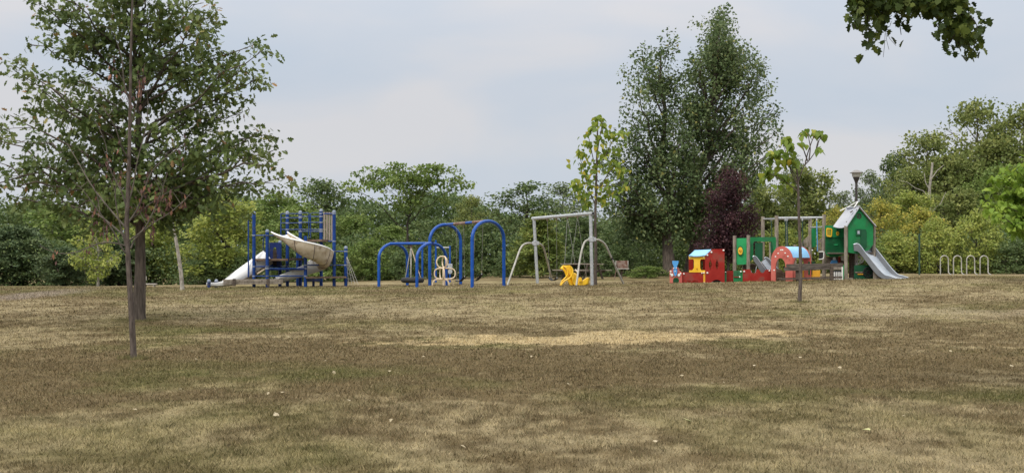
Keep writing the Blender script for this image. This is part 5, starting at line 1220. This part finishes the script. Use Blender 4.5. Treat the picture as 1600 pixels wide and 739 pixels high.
# ---- long timber bench seen from behind
def bench():
    q = Z1(1200, 380, 11.37); t = thing('park_bench', 'long dark weathered timber bench seen from behind, in front of the play tunnel', 'bench', G(1260, 50)); Wd = M['plank_weathered']
    for i, (ya, yb, Y) in enumerate(((400, 395, 49.98), (455, 440, 49.95))):
        x0 = 325 if i == 0 else 285; x1 = 1330 if i == 0 else 1090
        MB().beam(P(*q(x0, ya + 4), Y), P(*q(x1, yb - 8), Y + .2), .045, .15).build('back_board', Wd, t, bevel=.005)
    MB().beam(P(*q(600, 375), 50.1), P(*q(1310, 366), 50.3), .06, .04).build('back_board', Wd, t)
    for j, y in enumerate((620, 640)): MB().beam(P(*q(170 + 60 * j, y + 8), 50.2 - .17 * j), P(*q(1310, y - 26), 50.4 - .17 * j), .15, .04).build('seat_board', M['wood_dark'], t, bevel=.005)
    for x in (518, 1128):
        u, v = q(x, 365 if x > 1000 else 385); MB().box((PX(u, 50.15), 50.12, (PZ(v, 50.12) + PZ(440, 50.12)) / 2), (.125, .12, (440 - v) / F * 50.12)).build('post', M['wood_dark'], t, bevel=.006)
bench()

# ---- green playhouse tower with slide
def playhouse():
    q = Z1(1280, 310, 5.474); Q = lambda L_: [q(*p) for p in L_]; t = thing('playhouse', 'green playhouse on timber posts with a grey gabled roof and a long slide', 'playhouse', G(1335, 52))
    Wd = M['wood_grey']; Gr = M['green']; Yf, Yb = 51.3, 52.6
    post('post', q(229, 0)[0], Yf - .02, q(0, 235)[1], .078, Wd, t, n=10)
    post('post', q(468, 0)[0], Yf + .25, q(0, 215)[1], .075, Wd, t, n=10)
    post('post', q(268, 0)[0], Yb + .2, q(0, 470)[1], .075, M['wood_dark'], t, n=10); post('post', q(287, 0)[0], Yb - .3, q(0, 470)[1], .09, M['wood_dark'], t, n=10)
    MB().box(P(*q(255, 695), Yf), (.26, .26, .14)).build('footing', Wd, t, bevel=.01)
    # gable wall facing the slide
    rw = ell(*q(342, 153), 4.1, 4.6, 18)
    gable = Q([(243, 236), (345, 76), (462, 214), (462, 392), (430, 440), (330, 475), (250, 462), (243, 440)])
    o = panel(gable, Yf, .05, 'gable_wall', Gr, t, [rw])
    MB().box(P(*q(342, 153), Yf + .02), (.26, .03, .035)).build('window_bar', M['green_dark'], o); MB().box(P(*q(342, 153), Yf + .023), (.035, .03, .28)).build('window_bar', M['green_dark'], o)
    MB().prism([P(*q(x, y), Yf - .03) for x, y in ((355, 263), (398, 266), (404, 285), (404, 405), (390, 428), (355, 428))], (0, .03, 0)).build('door', M['green_dark'], t)
    w_ = panel(Q([(315, 262), (358, 262), (358, 318), (315, 318)]), Yf - .045, .035, 'hatch', M['green_dark'], t, [Q([(326, 274), (348, 274), (348, 306), (326, 306)])])
    MB().box(P(*q(337, 290), Yf - .02), (.1, .02, .14)).build('clear_pane', M['steel_bed'], w_)
    # left wall with window, mesh panel, counter
    MB().prism([P(*q(x, y), Yf + 1.300) for x, y in ((50, 232), (215, 232), (215, 332), (50, 332))], (0, .04, 0)).build('side_wall', Gr, t)
    nt = MB(); x0, x1, y0, y1 = 52, 213, 332, 462
    MB().prism([P(*q(x, y), Yf + 1.370) for x, y in ((x0, y0), (x1, y0), (x1, y1), (x0, y1))], (0, .03, 0)).build('screen_panel', M['green_dark'], t)
    for i in range(17): nt.tube([P(*q(x0 + i * 10, y0), Yf + 1.320), P(*q(x0 + i * 10, y1), Yf + 1.320)], .007, 4)
    for i in range(13): nt.tube([P(*q(x0, y0 + i * 10.8), Yf + 1.320), P(*q(x1, y0 + i * 10.8), Yf + 1.320)], .007, 4)
    nt.build('mesh_screen', M['green'], t, kind='stuff')
    MB().prism([P(*p, Yf + 1.295) for p in ell(*q(142, 392), 3.6, 1.9, 10, PI, 2 * PI, True)], (0, .02, 0)).build('smile_cutout', M['green_light'], t)
    MB().prism([P(*q(x, y), Yf + 1.100) for x, y in ((50, 462), (213, 458), (208, 475), (180, 492), (140, 502), (95, 500), (62, 482))], (0, .05, 0)).build('counter_front', M['green'], t, label='pale green curved awning board')
    fr = panel(Q([(62, 258), (70, 252), (108, 258), (112, 270), (108, 322), (98, 330), (68, 326), (62, 318)]), Yf + 1.250, .04, 'window_frame', M['yellow'], t, [Q([(71, 264), (102, 264), (102, 316), (71, 316)])])
    for x in (81, 91): MB().box(P(*q(x, 290), Yf + 1.270), (.016, .03, .25)).build('window_bar', M['yellow'], fr)
    MB().prism([P(*q(x, y), Yf + 1.295) for x, y in ((71, 264), (102, 264), (102, 316), (71, 316))], (0, .006, 0)).build('window_back', M['wood_dark'], fr)
    MB().prism([P(*q(157 + 13 * math.cos(PI * i / 3), 300 + 20 * math.sin(PI * i / 3)), Yf + 1.250) for i in range(6)], (0, .05, 0)).build('hexagon_plate', M['yellow'], t)
    k = MB(); knob(k, *q(157, 300), Yf + 1.220, .03); k.build('knob', M['red'], t)
    MB().prism([P(*q(x, y), Yf + 1.280) for x, y in ((150, 262), (158, 262), (158, 285), (176, 285), (176, 262), (182, 262), (182, 292), (150, 292))], (0, .03, 0)).build('groove_plate', M['green_dark'], t)
    # roof: two slopes, the left one seen from above
    a0, a1 = P(*q(345, 68), Yf - .12), P(*q(240, 74), Yb + .3); b0, b1 = P(*q(232, 242), Yf - .12), P(*q(118, 240), Yf + 1.05)
    secs = []
    for i in range(9):
        f_ = i / 8; cl = a0.lerp(b0, f_); cr_ = a1.lerp(b1, f_); row = []
        for j in range(7):
            g = j / 6; p = cl.lerp(cr_, g); p.z -= .06 * math.sin(PI * g) * f_ ** 3; row.append(p)
        secs.append(row)
    r = MB().shell(secs, .03).build('roof_slope', M['slate'], t)
    for x, y in ((233, 200), (318, 97)): MB().prism([P(*p, Yf - .14) for p in ell(*q(x, y), .9, .8, 8)], (0, .02, 0)).build('bolt', M['wood_dark'], r)
    c = P(*q(270, 125), Yf + .25); MB().box(c + Vector((0, -.1, .05)), (.12, .10, .03), (Vector((.75, 0, .6)).normalized(), Vector((0, 1, 0)), Vector((-.6, 0, .75)).normalized())).build('vent', M['wood_dark'], r)
    c0, c1 = P(*q(340, 68), Yf - .10), P(*q(487, 242), Yf - .10); dv = Vector((-.2, 1.3, 0))
    MB().prism([c0, c1, c1 + Vector((0, 0, -.05)), c0 + Vector((0, 0, -.07))], (0, .04, 0)).build('verge_board', M['wood_dark'], t)
    MB().shell([[c0, c0 + dv], [c0.lerp(c1, .5), c0.lerp(c1, .5) + dv], [c1, c1 + dv]], .03).build('roof_slope', M['slate'], t)
    MB().tube(spline([P(*q(178, 107), Yb), P(*q(250, 72), Yb), P(*q(318, 33), Yb - .2), P(*q(326, 36), Yb - .4), P(*q(298, 78), Yf + .3)], 4), .022, 7).build('roof_rail', M['white'], t, smooth_=True)
    # rear wall and floor
    MB().prism([P(*q(x, y), Yb + .3) for x, y in ((250, 235), (340, 100), (440, 235), (440, 440), (250, 440))], (0, .04, 0)).build('rear_wall', M['green_dark'], t)
    MB().prism([Vector((p.x, p.y, PZ(395.5, Yf))) for p in (P(1292, 0, Yf + .6), P(1322, 0, Yf + .1), P(1364, 0, Yf + .1), P(1364, 0, Yb + .2), P(1296, 0, Yb + .2))], (0, 0, .06)).build('floor', M['wood_dark'], t)
    # lower play panel with a spoked wheel and a red bar
    o = panel(Q([(300, 572), (462, 568), (462, 696), (300, 698)]), Yf + .15, .05, 'lower_panel', M['green_dark'], t)
    MB().box(P(*q(345, 632), Yf + .12), (.36, .03, .045)).build('bar', M['rust'], o); MB().box(P(*q(352, 648), Yf + .12), (.22, .03, .04)).build('bar', M['orange'], o)
    m = MB(); cc = P(*q(418, 632), Yf + .11); m.tube([cc + Vector((.20 * math.cos(a), 0, .20 * math.sin(a))) for a in [2 * PI * i / 16 for i in range(16)]], .025, 6, True, True)
    for i in range(4): a = PI * i / 4; m.beam(cc - Vector((.2 * math.cos(a), 0, .2 * math.sin(a))), cc + Vector((.2 * math.cos(a), 0, .2 * math.sin(a))), .03, .03, Vector((0, 1, 0)))
    m.build('spoked_wheel', M['rubber'], o)
    # bent white climbing loops under the floor
    for i, pts in enumerate(([(312, 500), (345, 485), (378, 510), (372, 540), (330, 560), (312, 566)], [(318, 482), (330, 520), (325, 560)], [(350, 490), (356, 520), (345, 548)], [(312, 530), (350, 520), (372, 535)])):
        MB().tube(spline([P(*q(*p), Yb - .2) for p in pts], 4), .026, 7).build('climbing_loop', M['white'], t, smooth_=True)
    # light panels seen through under the counter
    z_ = lambda L_, Yy, nm, mt: MB().prism([P(*q(*p), Yy) for p in L_], (0, .04, 0)).build(nm, M[mt], t)
    z_(((120, 505), (138, 500), (142, 525), (118, 530)), Yb, 'window_panel', 'white'); z_(((185, 490), (210, 485), (214, 535), (190, 530)), Yb, 'window_panel', 'white')
    z_(((108, 528), (150, 528), (158, 556), (96, 556)), Yb - .1, 'counter_shelf', 'funnel_blue'); z_(((165, 500), (180, 498), (180, 548), (165, 548)), Yb, 'inner_board', 'red')
    z_(((60, 500), (213, 495), (213, 560), (60, 560)), Yb + .3, 'back_board', 'wood_dark')
    z_(((205, 572), (222, 572), (222, 700), (205, 700)), Yf + .05, 'corner_board', 'green_light')
    # white pickets in a low counter front
    q2 = Z1(1200, 380, 11.37)
    for i in range(7):
        x = 1105 + 33 * i; MB().prism([P(*q2(*p), 51.0) for p in ((x, 690), (x, 520), (x + 8, 505), (x + 16, 520), (x + 16, 690))], (0, .03, 0)).build('picket', M['white'] if i else M['cream'], t)
    MB().prism([P(*q2(*p), 51.06) for p in ((1095, 480), (1320, 480), (1320, 600), (1095, 600))], (0, .03, 0)).build('picket_backing', M['rubber'], t)
    MB().prism([P(*q2(*p), 50.98) for p in ((1308, 400), (1330, 400), (1330, 665), (1308, 665))], (0, .04, 0)).build('picket_post', M['white'], t)
    MB().prism([P(*q2(*p), 51.3) for p in ((1095, 410), (1305, 405), (1305, 470), (1095, 470))], (0, .03, 0)).build('shelf_front', M['wood_grey'], t)
    MB().prism([P(*q2(*p), 50.98) for p in ((1090, 650), (1310, 650), (1310, 700), (1090, 700))], (0, .02, 0)).build('base_board', M['cream'], t)
    # black hanging hoop left of the house
    MB().prism([P(*q2(*p), 52.6) for p in ((905, 165), (990, 165), (990, 270), (905, 285))], (0, .04, 0)).build('dark_board', M['rubber'], t)
    MB().tube(spline([P(*q2(*p), 52.3) for p in ((900, 155), (985, 152), (990, 200), (985, 265), (940, 285), (900, 285))], 4), .02, 7).build('hand_loop', M['white'], t)
    # ---- slide
    q5 = Z1(1220, 300, 4.929)
    def curve(pts): return spline([Vector((PX(q5(x, 0)[0], Y), Y, PZ(q5(0, y)[1], Y))) for x, y, Y in pts], 5)
    near = curve([(562, 440, 51.25), (600, 450, 51.2), (650, 510, 51.05), (700, 575, 50.9), (745, 628, 50.75), (790, 655, 50.6), (830, 666, 50.5), (872, 668, 50.4)])
    ntop = curve([(560, 404, 51.25), (600, 402, 51.2), (652, 468, 51.05), (706, 535, 50.9), (756, 596, 50.75), (800, 637, 50.6), (840, 648, 50.5), (880, 662, 50.4)])
    far = curve([(655, 438, 51.75), (690, 450, 51.7), (742, 505, 51.55), (795, 575, 51.4), (842, 625, 51.25), (885, 652, 51.1), (925, 662, 51.0), (975, 667, 50.9)])
    ftop = curve([(662, 402, 51.75), (700, 400, 51.7), (752, 462, 51.55), (806, 530, 51.4), (856, 592, 51.25), (900, 634, 51.1), (938, 645, 51.0), (982, 660, 50.9)])
    dn = Vector((0, 0, -.07))
    sl_ = MB().shell([[a + dn, b] for a, b in zip(near, ntop)], .03).build('slide', M['slide_grey'], t)
    MB().shell([[a + dn, b] for a, b in zip(far, ftop)], .03).build('slide_wall', M['slide_grey'], sl_)
    MB().shell([[a, a.lerp(b, .5) - Vector((0, 0, .01)), b] for a, b in zip(near, far)], .02).build('slide_bed', M['steel_bed'], sl_, smooth_=True)
    for tp in (ntop, ftop): MB().tube(tp, .024, 7).build('rim', M['steel_bed'], sl_, smooth_=True)
    MB().prism([P(*q5(*p), 50.95) for p in ((712, 590), (760, 650), (800, 668), (712, 672))], (0, .04, 0)).build('support_board', Wd, t)
playhouse()

# ---- lamp post, thin pole, bicycle hoops, left bench
def street():
    Y = 58; t = thing('street_lamp', 'dark park lamp post with a flat mushroom cap rising behind the playhouse roof', 'lamp post', G(1338, Y)); x = PX(1338, Y); S_ = Y / F
    MB().tube([(x, Y, g1(x, Y) - .1), (x, Y, PZ(285, Y))], [.075, .058], 12).build('pole', M['lamp_dark'], t, smooth_=True)
    zz = lambda v: PZ(v, Y)
    MB().lathe((x, Y, 0), [(.05, zz(288)), (.07, zz(285)), (.10, zz(282)), (.15, zz(278.5)), (.155, zz(277))], 18).build('neck', M['lamp_dark'], t, smooth_=True)
    MB().lathe((x, Y, 0), [(.155, zz(277)), (.19, zz(275.8)), (.20, zz(272)), (.215, zz(270.6))], 18).build('lens', M['lens'], t, smooth_=True)
    MB().lathe((x, Y, 0), [(.30, zz(270.7)), (.305, zz(270.2)), (.23, zz(268.9)), (.13, zz(266.7)), (.04, zz(265.8)), (.003, zz(265.6))], 22).build('cap', M['lamp_grey'], t, smooth_=True)
    t = thing('thin_pole', 'thin dark green pole standing left of the bicycle hoops', 'pole', G(1436.5, 59)); post('shaft', 1436.5, 59, 365, .045, M['pole_green'], t, n=10)
    hoops = ((1469.5, 1481.5, 'leftmost'), (1490.3, 1501.6, 'second from the left'), (1511, 1522.2, 'third from the left'), (1532, 1543, 'rightmost'))
    first = None
    Y = 59.5
    for i, (a, b, w_) in enumerate(hoops):
        base = G((a + b) / 2, Y); lab = {0: 'leftmost of the four grey steel bicycle hoops', 1: 'second bicycle hoop from the left in the row of four', 2: 'third bicycle hoop from the left in the row of four', 3: 'rightmost of the four grey steel bicycle hoops'}[i]
        if first is None:
            t = thing('bicycle_hoop', lab, 'bike rack', base, 'bicycle hoops at the right of the playground'); first = t
            pa, pb = Vector(base) + Vector((-.19, 0, 0)), Vector(base) + Vector((.19, 0, 0)); pts = arch_pts(pa, pb, PZ(399.5, Y), .19, 12)
            pts = pts[:-1] + [Vector(pb) + Vector((0, -.02, .12)), Vector(pb) + Vector((.03, -.12, .04)), Vector(pb) + Vector((.05, -.25, .02))]
            MB().tube(pts, .028, 10).build('hoop_tube', M['galv_dull'], t, smooth_=True)
        else:
            t = first.copy(); COL.objects.link(t); t.location = base; tag(t, lab)
            for ch in list(first.children): c = ch.copy(); COL.objects.link(c); c.parent = t
    Y = 57; t = thing('park_bench', 'low pale backless bench just right of the oak trunk', 'bench', G(234, Y)); z = PZ(443.8, Y)
    MB().box((PX(234, Y), Y, z), (.62, .3, .05)).build('seat', M['concrete'], t, bevel=.01)
    for u in (227, 241): MB().box((PX(u, Y), Y, (z + g1(PX(u, Y), Y)) / 2 - .03), (.06, .25, max(.1, z - g1(PX(u, Y), Y)))).build('leg', M['concrete'], t)
    Y = 60; t = thing('small_sign', 'small grey sign board just right of the oak trunk', 'sign', G(225, Y)); MB().box(P(225, 434.5, Y), (.26, .03, .2)).build('board', M['galv_dull'], t, bevel=.006); post('post', 225, Y + .04, 435, .025, M['galv_dull'], t)
street()

# ---- fallen leaves on the lawn
def litter():
    rs = random.Random(12); mats = [surf('pale_fallen_leaf', (.32, .27, .17), (.42, .36, .25), .8), surf('greenish_fallen_leaf', (.36, .38, .16), (.42, .42, .2), .8)]
    spots = [(435, 652, 1.3), (283, 612, .9), (420, 617, .7), (308, 565, .8), (1072, 661, 1.6), (1350, 676, 1.5), (838, 661, 1.4), (495, 617, 1.2), (470, 595, .8), (520, 584, 1), (508, 567, .9), (535, 564, 1.1), (440, 618, 1), (547, 631, .9), (610, 584, .8), (660, 560, .7), (690, 575, .7),
             (831, 559, .8), (971, 554, .7), (1315, 578, 1), (1222, 645, .8), (1068, 591, 1), (933, 608, 1.1), (889, 604, .9), (883, 590, .8), (1115, 603, .7), (1131, 609, .8), (1248, 562, .9), (1230, 559, .7), (450, 528, .9), (517, 425 + 120, .7), (928, 463, 1.0), (1483, 551, 1), (1578, 575, 1.1), (1130, 600, .6), (214, 645, .9), (85, 617, .9), (700, 530, .7),
             (765, 565, .7), (1412, 655, .8), (1025, 698, .9), (612, 660, .8), (360, 700, .8), (720, 702, .9), (1465, 700, .8), (140, 590, .8), (900, 640, .7), (1180, 575, .8), (590, 545, .7), (1380, 610, .8)]
    LM = []
    for m in mats:
        T = MAPLE * [1, 1, 1.6]; V = np.vstack([T, [[.45, 0, .10]]]); k = len(T); me = fast_mesh('fallen_leaf', V, np.array([[j, (j + 1) % k, k] for j in range(k)])); me.materials.append(m); LM.append(me)
    big = {4: 'large curled pale leaf lying on straw-coloured grass near the bottom right of centre', 0: 'pale curled leaf lying on the lawn below the sapling, nearest large one at left', 5: 'yellow-green leaf lying on the lawn at lower right, biggest there', 6: 'flat pale leaf pair lying on the straw grass at bottom centre'}
    zones = [(160, 'left of the sapling'), (340, 'just right of the sapling'), (480, 'below the climbing frame'), (600, 'below the gap left of the blue arches'), (800, 'below the blue arches'), (1000, 'below the steel swing'), (1160, 'below the red train'), (1300, 'below the sparse young tree'), (1700, 'below the playhouse and bicycle hoops')]
    zone = lambda u: next(n for m_, n in zones if u < m_)
    row = lambda v: 'far' if v < 570 else 'mid' if v < 630 else 'near'
    grp = {}
    for i, (u, v, s) in enumerate(spots):
        if i not in big: grp.setdefault((zone(u), row(v)), []).append((u, i))
    txt = {}
    for (z_, r_), L_ in grp.items():
        L_.sort(); n = len(L_)
        for k, (u, i) in enumerate(L_):
            o_ = '' if n == 1 else 'leftmost ' if k == 0 else 'rightmost ' if k == n - 1 else ('second ', 'third ', 'fourth ', 'fifth ')[k - 1]
            txt[i] = (o_ + 'small dry leaf on the ' + {'far': 'farther lawn', 'mid': 'middle lawn', 'near': 'nearest lawn'}[r_] + ' ' + z_)
    for i, (u, v, s) in enumerate(spots):
        p = hit(u, v); o = bpy.data.objects.new('fallen_leaf', LM[1 if i in (5, 4) else 0]); COL.objects.link(o); o.location = p + Vector((0, 0, .035)); o.rotation_euler = (rs.gauss(0, .4), rs.gauss(0, .4), rs.uniform(0, 6.28)); o.scale = [s * .055] * 3
        tag(o, big.get(i) or txt[i], 'leaf', 'fallen leaves on the lawn')
litter()
